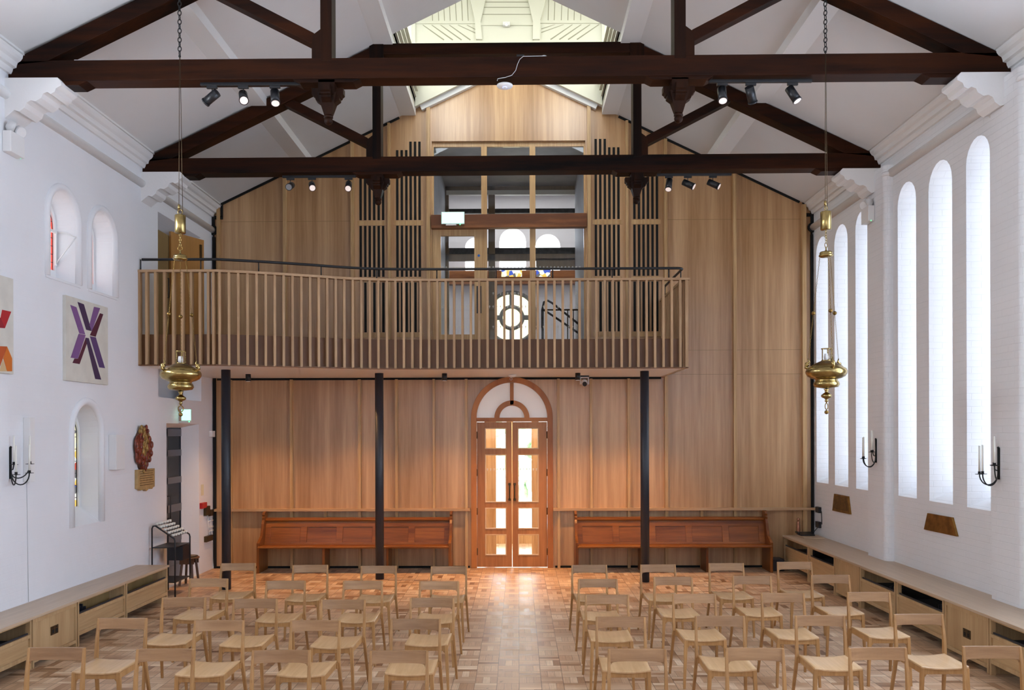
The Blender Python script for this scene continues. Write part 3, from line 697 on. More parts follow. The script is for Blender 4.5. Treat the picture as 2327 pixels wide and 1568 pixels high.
# wireless access point and its lead
t = thing('access_point', 'round white wireless access point with a thin lead under the nearer beam', 'access point', (-.01, 9.27, 6.0))
p0 = onY(1147, 190, 9.30)
MB().lathe([(.0, -.03), (.035, -.028), (.075, -.012), (.086, .002), (.082, .012), (.03, .016), (0, .016)], (p0.x, 9.34, 5.985), 28, False).build('disc', MT['plastic'], t)
MB().tube([onY(x, y, 9.225) for x, y in ((1130, 184), (1131, 179), (1148, 176), (1163, 171), (1172, 160), (1176, 146), (1181, 135), (1189, 128), (1240, 127))], .003, 6).build('lead', MT['plastic_grey'], t)
MB().torus((p0.x, 9.31, 5.958), .022, .0025, (0, 0, 1), 20, 6).build('status_ring', plain('blue_led', (.3, .35, .9), .4, emit=(.4, .5, 1), es=1.5), t)
o = MB().box(-.06, .02, -.03, .03, 0, .035).build('junction_box', MT['black'], None, .003); o.location = (onY(1187, 125, 9.3).x, 9.31, 6.256)
tag(o, 'small dark junction box on top of the nearer beam above the access point', 'junction box')
o = MB().torus((onY(1237, 123, 9.3).x, 9.35, 6.275), .035, .003, (0, 1, 0), 20, 6).build('cable_loop', MT['plastic_grey'])
tag(o, 'thin loop of grey cable standing on the nearer beam', 'cable')

# ================================================================ HANGING SANCTUARY LAMPS
def lamp(label):
    t = thing('hanging_lamp', label, 'hanging lamp', (0, 0, 0), 'brass hanging oil lamps')
    # heights relative to the bowl's widest ring (z = 0)
    MB().lathe([(.0, -.165), (.03, -.16), (.06, -.155), (.115, -.145), (.13, -.12), (.122, -.095), (.108, -.078), (.112, -.066), (.15, -.055), (.185, -.035), (.203, -.008), (.205, .015),
                (.195, .04), (.165, .056), (.158, .066)], (0, 0, 0), 36, False).build('bowl', MT['brass'], t)
    MB().lathe([(.162, .060), (.15, .072), (.11, .095), (.065, .116), (.048, .122)], (0, 0, 0), 36, False).build('lid', MT['plastic_grey'] if 0 else MT['brass_old'], t)
    cr_ = MB(); cr_.lathe([(.048, .118), (.052, .122), (.048, .128)], (0, 0, 0), 24, False).torus((0, 0, .245), .05, .004, n=24, k=6)
    for k_ in range(5):
        a = 2*PI*k_/5+.3
        for z in range(8): cr_.ball((.047*math.cos(a), .047*math.sin(a), .135+z*.0145), .0062, 8)
    cr_.build('gallery', MT['brass'], t)
    MB().lathe([(.0, .125), (.022, .13), (.026, .16), (.02, .195), (0, .197)], (0, 0, 0), 16, False).build('candle_glass', MT['plastic'], t)
    MB().lathe([(.03, -.165), (.018, -.18), (.016, -.20), (.03, -.21), (.05, -.225), (.054, -.238), (.045, -.252), (.022, -.262), (.012, -.275), (.018, -.285), (.018, -.292), (.008, -.30), (.004, -.312)], (0, 0, 0), 20, True).build('finial', MT['brass'], t)
    MB().torus((0, 0, -.343), .026, .005, (0, 1, 0), 18, 6, sc=1.25).build('ring', MT['brass_old'], t)
    MB().ball((0, 0, -.402), .021, 12).cyl((0, 0, -.37), (0, 0, -.39), .004, 6).build('drop_ball', MT['brass_old'], t)
    MB().lathe([(0, 1.175), (.055, 1.178), (.073, 1.19), (.07, 1.2), (.062, 1.205), (.066, 1.215), (.058, 1.232), (.02, 1.238), (.008, 1.25), (.006, 1.285)], (0, 0, 0), 28, False).build('canopy', MT['brass'], t)
    MB().torus((0, 0, 1.30), .024, .004, (0, 1, 0), 16, 6).build('ring', MT['brass_old'], t)
    for k_ in range(3):
        a = 2*PI*k_/3 + PI/2+.35
        top = Vector((.062*math.cos(a), .062*math.sin(a), 1.185)); bot = Vector((.178*math.cos(a), .178*math.sin(a), .15))
        ch = MB(); n = 56
        for i in range(n):
            p = top.lerp(bot, (i+.5)/n); d = (bot-top).normalized()
            ch.torus(p, .0052, .0016, (d.cross(Vector((math.cos(a+i % 2*PI/2), math.sin(a+i % 2*PI/2), .1)))), 8, 4, sc=2.0)
        c_ = ch.build('chain', MT['brass_old'], t)
        mid = top.lerp(bot, .55); MB().ball(mid, .021, 12).build('bead', MT['brass_old'], t)
        hb = MB()
        hb.tube([(.150*math.cos(a), .150*math.sin(a), .04), (.205*math.cos(a), .205*math.sin(a), .06), (.196*math.cos(a), .196*math.sin(a), .10), (.170*math.cos(a), .170*math.sin(a), .115), (.182*math.cos(a), .182*math.sin(a), .15)], [.012, .016, .018, .012, .005], 8)
        hb.ball((.19*math.cos(a), .19*math.sin(a), .085), .024, 8, (1, 1, .8)); hb.build('bracket', MT['brass'], t)
    # counterweight, chain links, wires and the long chain to the roof
    MB().lathe([(0, 1.455), (.05, 1.455), (.054, 1.46), (.054, 1.635), (.05, 1.642), (0, 1.642)], (0, 0, 0), 28, False).build('counterweight', MT['brass'], t)
    lk = MB()
    for i in range(5): lk.torus((0, 0, 1.335+i*.026), .010, .003, (i % 2, 1-i % 2, 0), 10, 5, sc=1.5)
    lk.torus((0, 0, 1.675), .024, .004, (0, 1, 0), 16, 6); lk.cyl((-.012, 0, 1.70), (-.012, 0, 1.75), .012, 10); lk.build('link_chain', MT['brass'], t)
    for dx in (-.012, .026): MB().cyl((dx, 0, 1.66), (dx*.2, 0, 3.26), .0028, 6).build('wire', MT['bronze'], t)
    lk = MB(); z = 3.27
    lk.ball((0, 0, 3.27), .014, 8)
    while z < 4.24: lk.torus((0, 0, z+.03), .017, .005, ((int(round(z/.046))) % 2, 1-(int(round(z/.046))) % 2, 0), 12, 6, sc=1.6); z += .046
    lk.build('roof_chain', MT['iron'], t)
    return t
LAMPZ = 2.905
l1 = lamp('brass hanging oil lamp on the left, in front of the gallery door')
l1.location = (-3.33, 9.09, onY(411, 853, 9.09).z)
l2 = dup(l1, (onY(1878, 853, 9.09).x, 9.09, onY(1878, 847, 9.09).z), .7, 'brass hanging oil lamp on the right, in front of the tall windows')

# ================================================================ GALLERY
SOFF = 3.30; RAILZ = 4.635
path = [(WALL_L-.02, 12.39), (-4.09, 12.39)]
ctrl = [(-4.09, 12.39), (-3.53, 12.57), (-2.95, 12.80), (-2.45, 13.02), (-2.0, 13.16), (-1.5, 13.21), (-1.0, 13.22)]
def cat(c_, n=6):
    c_ = [Vector((*p, 0)) for p in c_]; out = []
    for i in range(len(c_)-1):
        p0, p1, p2, p3 = c_[max(i-1, 0)], c_[i], c_[i+1], c_[min(i+2, len(c_)-1)]
        for k_ in range(n):
            t_ = k_/n; out.append(.5*((2*p1)+(p2-p0)*t_+(2*p0-5*p1+4*p2-p3)*t_*t_+(3*p1-p0-3*p2+p3)*t_**3))
    out.append(c_[-1]); return [(v.x, v.y) for v in out]
path = [path[0]] + cat(ctrl) + [(2.66, 13.22)]
def offset(pl, d):
    out = []
    for i, p in enumerate(pl):
        a = Vector(pl[max(i-1, 0)]); b = Vector(pl[min(i+1, len(pl)-1)]); t_ = (b-a).normalized(); n_ = Vector((-t_.y, t_.x))
        out.append((p[0]+n_.x*d, p[1]+n_.y*d))
    return out
t = thing('gallery_balcony', 'curved timber gallery floor with white soffit and brown kick boards', 'balcony', (0, 14.3, SOFF))
inn = offset(path, .10); inn[-1] = (2.56, inn[-1][1])
MB().prism([(WALL_L-.02, D-.005)] + inn + [(2.56, D-.005)], SOFF+.012, SOFF+.25, 'Z').build('deck', MT['kick'], t)
inn2 = offset(path, .02); inn2[-1] = (2.64, inn2[-1][1])
MB().prism([(WALL_L-.02, D-.005)] + inn2 + [(2.64, D-.005)], SOFF, SOFF+.010, 'Z').build('soffit', MT['white_wood'], t)
kb = MB(); a_ = offset(path, .085); b_ = offset(path, .105); a_[-1] = (2.575, a_[-1][1]); b_[-1] = (2.555, b_[-1][1])
kb.prism(a_ + b_[::-1], SOFF+.012, 3.74, 'Z'); kb.box(2.555, 2.575, 13.3, D-.01, SOFF+.012, 3.74)
kb.build('kick_board', MT['kick'], t)
t = thing('gallery_balustrade', 'pale timber balustrade of upright slats along the gallery edge', 'balustrade', (0, 13.2, SOFF))
tr_ = MB(); A = offset(path, -.012); B = offset(path, .09); A[-1] = (2.68, A[-1][1]); B[-1] = (2.58, B[-1][1])
tr_.prism(A + B[::-1], RAILZ-.034, RAILZ, 'Z'); tr_.box(2.58, 2.68, 13.21, D-.005, RAILZ-.034, RAILZ)
tr_.build('top_rail', MT['oak_railX'], t, .003)
br_ = MB(); A = offset(path, .0); B = offset(path, .08); A[-1] = (2.66, A[-1][1]); B[-1] = (2.58, B[-1][1])
br_.prism(A + B[::-1], SOFF-.006, SOFF+.010, 'Z').build('bottom_rail', MT['kick'], t)
# slats at equal spacing along the edge
seg = []; tot = 0
for i in range(len(path)-1):
    l = (Vector(path[i+1])-Vector(path[i])).length; seg.append((tot, l)); tot += l
def along(s_):
    for i, (s0, l) in enumerate(seg):
        if s_ <= s0+l or i == len(seg)-1:
            f_ = (s_-s0)/l; a = Vector(path[i]); b = Vector(path[i+1]); d_ = (b-a).normalized(); return a.lerp(b, f_), d_
proto = MB().box(-.0175, .0175, .0, .075, SOFF-.004, RAILZ-.034).build('baluster', MT['oak_baluster'], None, .002)
proto.parent = t; first = True
def put(p, d_, w_=1):
    global first
    o = proto if first else proto.copy()
    if not first: COL.objects.link(o)
    first = False; o.location = (p[0]-0, p[1]-13.2, -SOFF); o.rotation_euler = (0, 0, math.atan2(d_[1], d_[0])); o.scale = (w_, 1, 1)
s_ = .045; corner = .02-WALL_L-4.09
marks = [.03, .135, .26, .385, .51, .635, .76, .885, 1.0, 1.07]
for q in marks: p, d_ = along(q); put(p, (1, 0))
s_ = 1.16
while s_ < tot-.10:
    p, d_ = along(s_); put(p, d_)
    s_ += .1245
put((2.635, 13.22), (1, 0), 1.3)
yy = 13.33
while yy < D-.05: put((2.665, yy), (0, 1)); yy += .1245
t = thing('metal_handrail', 'black metal handrail on short posts above the gallery balustrade', 'handrail', (0, 13.3, RAILZ))
hp = offset(path, .045); hpts = [(x, y, 4.785) for x, y in hp[:-1]]; hpts[0] = (WALL_L+.04, hp[0][1], 4.785)
for k_ in range(7): a = PI/2*k_/6; hpts.append((2.50+.09*math.sin(a), 13.265+.09*(1-math.cos(a)), 4.785))
hpts.append((2.59, D-.35, 4.785))
MB().tube(hpts, .019, 10).build('rail', MT['black'], t)
for px in (321, 458.5, 590, 728, 858, 991, 1125, 1257.6, 1391, 1521):
    best = None
    for i in range(200):
        p, d_ = along(tot*i/199); n_ = Vector((-d_.y, d_.x)); q = p+n_*.045
        v = Vector((q.x, q.y, 4.7))-CAM; sx = 1163.5+F*v.dot(rt)/v.dot(fw)
        if best is None or abs(sx-px) < best[0]: best = (abs(sx-px), q.x, q.y)
    MB().cyl((best[1], best[2], RAILZ), (best[1], best[2], 4.785), .009, 8).box(best[1]-.06, best[1]+.06, best[2]-.018, best[2]+.018, RAILZ, RAILZ+.005).build('post', MT['black'], t)
for x, y in ((2.59, 13.45), (2.59, 14.9)): MB().cyl((x, y, RAILZ), (x, y, 4.785), .009, 8).build('post', MT['black'], t)
# steel columns
for px, by, ty, lb in ((514.7, 1339, 835, 'left one of the three black steel columns, nearest the grey door'), (863, 1316, 845, 'middle one of the three black steel columns, in front of the left pew'),
                       (1466, 1322, 842, 'right one of the three black steel columns, in front of the right pew')):
    p = onZ(px, by, 0)
    o = MB().cyl((p.x, p.y, 0), (p.x, p.y, SOFF), .068, 32).build('steel_column', MT['steel'])
    tag(o, lb, 'column', 'black steel columns under the gallery')
# downlights under the gallery
for i, (px, lb) in enumerate(((564, 'black cylinder downlight under the gallery, leftmost'), (1010, 'black cylinder downlight under the gallery, left of the arched doors'), (1313, 'black cylinder downlight under the gallery, right of the arched doors'))):
    p = onY(px, 845, 14.35)
    t = thing('downlight', lb, 'downlight', (p.x, 14.35, SOFF), 'black cylinder downlights under the gallery')
    MB().cyl((p.x, 14.35, SOFF), (p.x, 14.35, SOFF-.115), .042, 20).build('housing', MT['black'], t)
    MB().cyl((p.x, 14.35, SOFF-.1155), (p.x, 14.35, SOFF-.117), .034, 20).build('lens', MT['lens'], t)
WARM = (1.0, .53, .21)
for x in (-4.2, -2.65, -1.12, .1, 1.16, 2.2):  # beams of the downlights, plus added warm ones where no fitting hangs
    l = bpy.data.lights.new('downlight_and_fill_beam', 'SPOT'); l.energy = 120; l.color = WARM; l.spot_size = math.radians(98); l.spot_blend = .8; l.shadow_soft_size = .04
    o = bpy.data.objects.new('downlight_and_fill_beam', l); COL.objects.link(o); o.location = (x, 14.35, SOFF-.13)
t = thing('smoke_detector', 'white round smoke detector on the soffit above the arched doors', 'smoke detector', (.0, 14.6, SOFF))
p = onY(1164, 850, 14.7)
MB().lathe([(.0, -.045), (.035, -.042), (.05, -.03), (.065, -.015), (.066, 0), (0, 0)], (p.x, 14.7, SOFF-.001), 24, False).build('body', MT['plastic'], t)
MB().torus((p.x-.02, 14.7, SOFF-.07), .02, .003, (0, 1, 0), 16, 5).build('test_loop', MT['plastic'], t)
t = thing('ptz_camera', 'white and black swivel camera under the gallery right of the arched doors', 'camera', (0, 14.9, SOFF))
p = onY(1328, 858, 15.0)
MB().box(p.x-.07, p.x+.075, 14.95, 15.05, SOFF-.03, SOFF-.002).build('mount', MT['black'], t, .004)
MB().box(p.x-.075, p.x-.06, 14.96, 15.04, SOFF-.15, SOFF-.03).box(p.x+.06, p.x+.075, 14.96, 15.04, SOFF-.15, SOFF-.03).box(p.x-.075, p.x+.075, 14.94, 15.06, SOFF-.045, SOFF-.028).build('yoke', MT['plastic'], t, .004)
MB().ball((p.x, 15.0, SOFF-.12), .058, 18).build('camera_head', MT['plastic'], t)
MB().cyl((p.x, 14.95, SOFF-.14), (p.x, 14.92, SOFF-.15), .038, 20).build('camera_lens', MT['black'], t)

# ================================================================ ENTRANCE DOORS
def annulus(cx, cz, r0_, r1_, n=28):
    o = [(cx-r1_*math.cos(PI*i/n), cz+r1_*math.sin(PI*i/n)) for i in range(n+1)]
    i_ = [(cx+r0_*math.cos(PI*i/n), cz+r0_*math.sin(PI*i/n)) for i in range(n+1)]
    return o + i_
t = thing('door_1', 'arched double doors', 'door', (DCX, D, 0)); t['kind'] = 'structure'
RI = .612
MB().prism([(DCX-DR, 0), (DCX-DR, DSP), *[(DCX-DR*math.cos(PI*i/28), DSP+DR*math.sin(PI*i/28)) for i in range(1, 28)], (DCX+DR, DSP), (DCX+DR, 0), (DCX+RI, 0), (DCX+RI, DSP),
            *[(DCX+RI*math.cos(PI*i/28), DSP+RI*math.sin(PI*i/28)) for i in range(1, 28)], (DCX-RI, DSP), (DCX-RI, 0)], D-.05, D+.12, 'Y').build('arched_frame', MT['arch'], t, .01)
fl = MB(); ZT = 2.565
fl.box(DCX-RI, DCX+RI, D-.03, D+.06, ZT-.035, ZT+.035); fl.box(DCX-.032, DCX+.032, D-.03, D+.06, ZT+.26, DSP+RI-.005)
fl.prism(annulus(DCX, ZT+.03, .215, .305), D-.03, D+.06, 'Y'); fl.build('fanlight_bars', MT['arch'], t, .012)
MB().prism([(DCX-RI+.0, ZT), (DCX-RI, DSP), *[(DCX-RI*math.cos(PI*i/28), DSP+RI*math.sin(PI*i/28)) for i in range(1, 28)], (DCX+RI, DSP), (DCX+RI, ZT)], D+.02, D+.03, 'Y').build('frosted_pane', MT['frost'], t)
def zpx(y, Y=D): return onY(1163, y, Y).z
PZ = [(974.4, 1018.4), (1034.5, 1139.9), (1155.4, 1200.3), (1215.6, 1260.2)]
for s, (pa, pb) in ((-1, (1104, 1149)), (1, (1178.5, 1222.5))):
    lx0, lx1 = (DCX-RI+.004, DCX-.006) if s < 0 else (DCX+.006, DCX+RI-.004)
    gx0, gx1 = onY(pa, 1100, D).x, onY(pb, 1100, D).x
    lf = MB(); holes = [[(gx0-.008, zpx(b)-.008), (gx1+.008, zpx(b)-.008), (gx1+.008, zpx(a)+.008), (gx0-.008, zpx(a)+.008)] for a, b in PZ]
    lf.prism([(lx0, .012), (lx1, .012), (lx1, ZT-.037), (lx0, ZT-.037)], D, D+.05, 'Y', holes)
    leaf = lf.build('door_leaf', MT['door'], t)
    for a, b in PZ:
        z0, z1 = zpx(b), zpx(a); bd = MB()
        bd.prism([(gx0-.014, z0-.014), (gx1+.014, z0-.014), (gx1+.014, z1+.014), (gx0-.014, z1+.014)], D-.012, D+.03, 'Y', [[(gx0+.004, z0+.004), (gx1-.004, z0+.004), (gx1-.004, z1-.004), (gx0+.004, z1-.004)]])
        bd.build('glazing_bead', MT['bead'], leaf, .003)
        MB().box(gx0, gx1, D+.02, D+.026, z0, z1).build('glass_pane', MT['glass'], leaf)
        if b-a > 90:
            mc = MB(); zc_ = zpx(1067)
            for q in range(6):
                x = gx0+.03+q*.056
                if x < gx1-.02: mc.box(x-.004, x+.004, D+.018, D+.0195, zc_-.022, zc_+.022).box(x-.014, x+.014, D+.018, D+.0195, zc_+.004, zc_+.012)
            mc.build('cross_marks', MT['plastic'], leaf)
    px = DCX+s*.045
    hd = MB(); z0, z1 = zpx(1135), zpx(1100)
    hd.box(px-.022, px+.022, D-.02, D-.001, z0-.02, z0+.02).box(px-.022, px+.022, D-.02, D-.001, z1-.02, z1+.02)
    hd.tube([(px, D-.015, z0), (px, D-.05, z0), (px, D-.05, z1), (px, D-.015, z1)], .011, 8); hd.build('pull_handle', MT['bronze'], leaf, .002)
    for z in (.28, .98, 1.65, 2.3): xh = lx0 if s < 0 else lx1; MB().cyl((xh, D-.008, z-.06), (xh, D-.008, z+.06), .010, 8).build('hinge', MT['bronze'], leaf)

# ================================================================ LOBBY AND GARDEN BEYOND THE DOORS
lb = MB().box(-3.4, 3.4, D+.1, 20.5, -.1, 0); struct(lb, 'trim_40', MT['parquet'])
lb = MB().box(-1.9, -1.8, D+.1, 18.9, 0, 3.2).box(1.8, 1.9, D+.1, 18.9, 0, 3.2)
lb.box(-3.2, -.98, 18.9, 19.0, 0, 3.2).box(.90, 3.2, 18.9, 19.0, 0, 3.2).box(-1.0, 1.0, 18.9, 19.0, 2.75, 3.2)
struct(lb, 'wall_lobby', MT['white_left'])
struct(MB().box(-3.4, 3.4, D+.1, 20.0, 3.25, 3.5), 'ceiling_lobby', MT['white_wood'])
ld = MB()
for x0, x1 in ((-.98, -.86), (.78, .90), (-.12, .02)): ld.box(x0, x1, 18.7, 18.85, 0, 2.75)
for x0, x1 in ((-.52, -.30), (.38, .52)): ld.box(x0, x1, 17.0, 17.12, 0, 2.9)
ld.box(-.98, .90, 18.7, 18.85, 2.6, 2.75)
ld.box(-.98, .90, 18.75, 18.8, 0, .32); struct(ld, 'window_30', MT['oak_trim'])
gd = MB().box(-12, 12, 20.5, 45, -.14, -.04); struct(gd, 'ground', plain('pale_paving', (.70, .70, .66), .8, var=.1, bscale=2))
area('lobby_fill', (0, 17.2, 3.2), (0, 0, -1), 2.6, 2.2, 110, (1, .86, .68))  # added fill that brightens the dark lobby, not a real lamp
hm = plain('hedge_leaf', (.30, .42, .22), .7, var=.4, bscale=8)
random.seed(3); hh = MB()
for i in range(90): hh.ball((random.uniform(-3.5, 3.5), random.uniform(27, 28), random.uniform(.3, 2.6)), random.uniform(.18, .4), 6)
tag(hh.build('hedge', hm), 'sunlit green hedge seen through the glass of the arched doors', 'hedge')
fn = thing('garden_fence', 'white picket fence in bright light beyond the arched doors', 'fence', (0, 25, 0))
for i in range(24): MB().box(-2.4+i*.2, -2.32+i*.2, 25, 25.03, 0, 1.3).build('picket', MT['white_wood'], fn)
MB().box(-2.5, 2.5, 25.03, 25.06, .3, .4).box(-2.5, 2.5, 25.03, 25.06, 1.0, 1.1).build('fence_rail', MT['white_wood'], fn)

# ================================================================ GALLERY SCREEN AND THE ROOM BEHIND IT
def px_box(mb, xa, xb, ya, yb, Y, d):
    a = onY((xa+xb)/2-(xb-xa)/2, (ya+yb)/2, Y); b = onY(xb, (ya+yb)/2, Y)
    z0 = onY((xa+xb)/2, yb, Y).z; z1 = onY((xa+xb)/2, ya, Y).z
    return mb.box(a.x, b.x, Y, Y+d, z0, z1)
YG = D+.06
s1 = MB()
px_box(s1, 1094, 1107, 322, 776, YG, .07); px_box(s1, 1204, 1217, 322, 776, YG, .07)
px_box(s1, 982, 1331, 321, 333, YG+.003, .064); px_box(s1, 982, 986, 322, 776, YG, .07); px_box(s1, 1327, 1331, 322, 776, YG, .07)
px_box(s1, 984, 1096, 517, 536, YG-.002, .055); px_box(s1, 984.5, 1002, 518, 775, YG-.004, .062); px_box(s1, 1078, 1095, 518, 775, YG-.004, .062)
px_box(s1, 984, 1096, 760, 776, YG, .06)
wnd = struct(s1, 'window_40', MT['oak_trim'])
for a, b, ya, yb in ((986, 1094, 333, 517), (1107, 1204, 333, 776), (1217, 1327, 333, 776), (1002, 1078, 536, 760)):
    q = MB(); A = onY(a, 600, YG); B = onY(b, 600, YG); q.box(A.x, B.x, YG+.03, YG+.036, onY(1163, yb, YG).z, onY(1163, ya, YG).z); q.build('glass_pane', MT['glass'], wnd)
mc = MB()
for y in (608, 667, 697, 743):
    x = 1006
    while x < 1324:
        if not (1077 < x < 1108 or 1203 < x < 1218) and not (y != 697 and y != 608 and (x < 1020 or 1100 < x < 1113)):
            p = onY(x, y, YG+.02); mc.box(p.x-.0045, p.x+.0045, YG+.024, YG+.0255, p.z-.024, p.z+.024).box(p.x-.015, p.x+.015, YG+.024, YG+.0255, p.z+.003, p.z+.012)
        x += 8.2
mc.build('cross_marks', MT['candle'], wnd)
MB().cyl((onY(1088, 581, YG-.01).x, YG-.012, onY(1088, 581, YG).z), (onY(1088, 581, YG-.01).x, YG-.004, onY(1088, 581, YG).z), .022, 20).build('blue_sticker', plain('blue_sticker', (.02, .14, .5), .5), wnd)
q = MB(); px_box(q, 1083, 1094, 650, 712, YG-.006, .004); q.build('push_plate', MT['black'], wnd)
# old orange tie across the opening
A = onY(979, 500, D-.1); B = onY(1334, 500, D-.1)
o = MB().hexa([(A.x, D-.09, A.z-.135), (B.x, D-.09, A.z-.125), (B.x, D+.06, A.z-.125), (A.x, D+.06, A.z-.135), (A.x, D-.09, A.z+.095), (B.x, D-.09, A.z+.115), (B.x, D+.06, A.z+.115), (A.x, D+.06, A.z+.095)]).build('old_timber_beam', MT['orange_beam'], None, .008)
tag(o, 'weathered orange brown timber beam across the gallery screen, carrying the exit sign', 'beam')
def exit_sign(px, py, Y, w_, h_, label, yaw=0):
    p = onY(px, py, Y); t = thing('exit_sign', label, 'exit sign', tuple(p), 'lit green exit signs')
    MB().box(p.x-w_/2-.012, p.x+w_/2+.012, p.y+.002, p.y+.05, p.z-h_/2-.012, p.z+h_/2+.012).build('housing', MT['plastic'], t, .004)
    MB().box(p.x-w_/2, p.x+w_/2, p.y-.004, p.y+.001, p.z-h_/2, p.z+h_/2).build('lit_face', MT['exit'], t)
    MB().box(p.x-.12, p.x+.06, p.y+.0, p.y+.03, p.z-h_/2-.035, p.z-h_/2-.013).build('lamp_bar', MT['plastic'], t)
    MB().ball((p.x+w_*.33, p.y, p.z-h_/2-.022), .009, 8).build('green_indicator', MT['led'], t)
    t.rotation_euler = (0, 0, yaw); return t
exit_sign(1029, 495, D-.16, .375, .185, 'lit green exit sign fixed to the old beam of the gallery screen')
exit_sign(423, 943, 13.86, .14, .165, 'lit green exit sign projecting above the grey door', 0)
pe = onY(405, 943, 13.86); tag(MB().box(WALL_L+.001, pe.x+.04, 13.875, 13.905, pe.z+.10, pe.z+.115).build('sign_bracket', MT['plastic_grey']), 'small bracket holding the exit sign off the white wall above the grey door', 'bracket')
# short passage behind the screen
YM = 18.4
px0, px1 = GX0-.01, GX1+.01
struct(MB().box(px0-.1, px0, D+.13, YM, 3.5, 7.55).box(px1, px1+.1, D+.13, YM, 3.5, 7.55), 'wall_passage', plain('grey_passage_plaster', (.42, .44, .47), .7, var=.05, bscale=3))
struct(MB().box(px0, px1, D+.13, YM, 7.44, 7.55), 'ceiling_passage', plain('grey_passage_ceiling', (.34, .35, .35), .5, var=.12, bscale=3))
struct(MB().box(-3.3, 3.3, D+.13, 22.2, 3.5, 3.56), 'floor_upper', MT['kick'])
s2 = MB(); bm_ = MB()
for xa, xb, ya, yb in ((1008, 1020, 421, 776), (1110, 1125, 421, 776), (1308, 1322, 421, 776), (1008, 1322, 421, 432), (1008, 1322, 577, 592), (1218, 1312, 587, 609)): px_box(s2, xa, xb, ya, yb, YM, .08)
for xa, xb, ya, yb in ((1008, 1322, 474, 484), (1008, 1322, 563, 578)): px_box(bm_, xa, xb, ya, yb, YM+.09, .08)
struct(s2, 'window_41', wood('brown_oak', (.16, .11, .055), (.24, .17, .09), 'Z', 20, .06, .5))  # brown oak frame of the second screen
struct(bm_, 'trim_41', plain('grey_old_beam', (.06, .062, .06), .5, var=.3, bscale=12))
s3 = MB(); px_box(s3, 1014, 1312, 432, 442, YM-.02, .1); struct(s3, 'trim_42', MT['cream'])
# far room
YF2 = 22.0
def P2(px, py): v = onY(px, py, YF2); return v.x, v.z
def far_arch(xa, xb, yt, yb): a = P2(xa, yb); b = P2(xb, yt); return arch(a[0], b[0], a[1], b[1], 16)
fa = [far_arch(1057, 1103, 540, 618), far_arch(1135, 1195, 519, 618), far_arch(1217, 1273, 532, 618)]
rc = P2(1163, 722); RR = 0.62
rnd = [(rc[0]+RR*math.cos(2*PI*i/36), rc[1]+RR*math.sin(2*PI*i/36)) for i in range(36)]
struct(MB().prism([(-3.3, 3.5), (3.3, 3.5), (3.3, 9.6), (-3.3, 9.6)], YF2, YF2+.3, 'Y', fa+[rnd]), 'wall_far', MT['white_left'])
struct(MB().box(-3.4, -3.3, YM, YF2+.3, 3.5, 9.6).box(3.3, 3.4, YM, YF2+.3, 3.5, 9.6), 'wall_far_sides', MT['white_left'])
struct(MB().hexa([(-3.4, YM, 8.2), (3.4, YM, 8.2), (3.4, YF2+.3, 8.2), (-3.4, YF2+.3, 8.2), (-3.4, YM, 8.3), (3.4, YM, 8.3), (3.4, YF2+.3, 8.3), (-3.4, YF2+.3, 8.3)]), 'ceiling_far', MT['ceil'])
struct(MB().box(-3.4, -1.4, YM-.1, YM, 3.5, 8.3).box(1.34, 3.4, YM-.1, YM, 3.5, 8.3).box(-1.4, 1.34, YM-.0, YM+.08, 7.5, 8.3), 'wall_far_near', MT['white_left'])
for i, pl in enumerate(fa): struct(MB().prism(pl, YF2+.2, YF2+.22, 'Y'), 'window_%d' % (42+i), MT['glow_pane'])
rw = MB(); yr = YF2-.01
rw.torus((rc[0], yr, rc[1]), RR, .05, (0, 1, 0), 36, 8); rw.torus((rc[0], yr, rc[1]), .27, .05, (0, 1, 0), 30, 8)
for a in range(4): c_, s__ = math.cos(a*PI/2), math.sin(a*PI/2); rw.bar((rc[0]+.27*c_, yr, rc[1]+.27*s__), (rc[0]+RR*c_, yr, rc[1]+RR*s__), .12, .06, (0, 1, 0))
o = struct(MB().prism(rnd, YF2+.1, YF2+.12, 'Y'), 'window_45', plain('yellow_glass', (.8, .75, .4), .3, emit=(1, .95, .62), es=2.2)); rw.build('tracery', plain('grey_tracery', (.22, .23, .22), .6), o)
bandm = MB(); a = P2(1010, 634); b = P2(1322, 648); bandm.box(a[0]-.6, b[0]+.6, YF2-.25, YF2-.02, b[1], a[1]+.16); struct(bandm, 'trim_43', MT['orange_beam'])
for i, (xa, xb) in enumerate(((1140, 1186), (1218, 1250))):
    a = P2(xa, 634); b = P2(xb, 616); o = MB().box(a[0], b[0], YF2-.32, YF2-.30, a[1], b[1]).build('stained_glass_panel', MT['stained'])
    tag(o, ('blue and white stained glass panel above the round window beyond the gallery screen', 'many coloured stained glass panel right of the round window beyond the screen')[i], 'stained glass panel')
area('daylight_far_room', (0, YF2-.3, 7.1), (0, -1, -.2), 4.0, .8, 25, DAY)
area('far_room_top_area', (0, 20.3, 8.15), (0, 0, -1), 3.5, 2.2, 45, (1, .98, .95))  # broad downward area light under the closed far ceiling
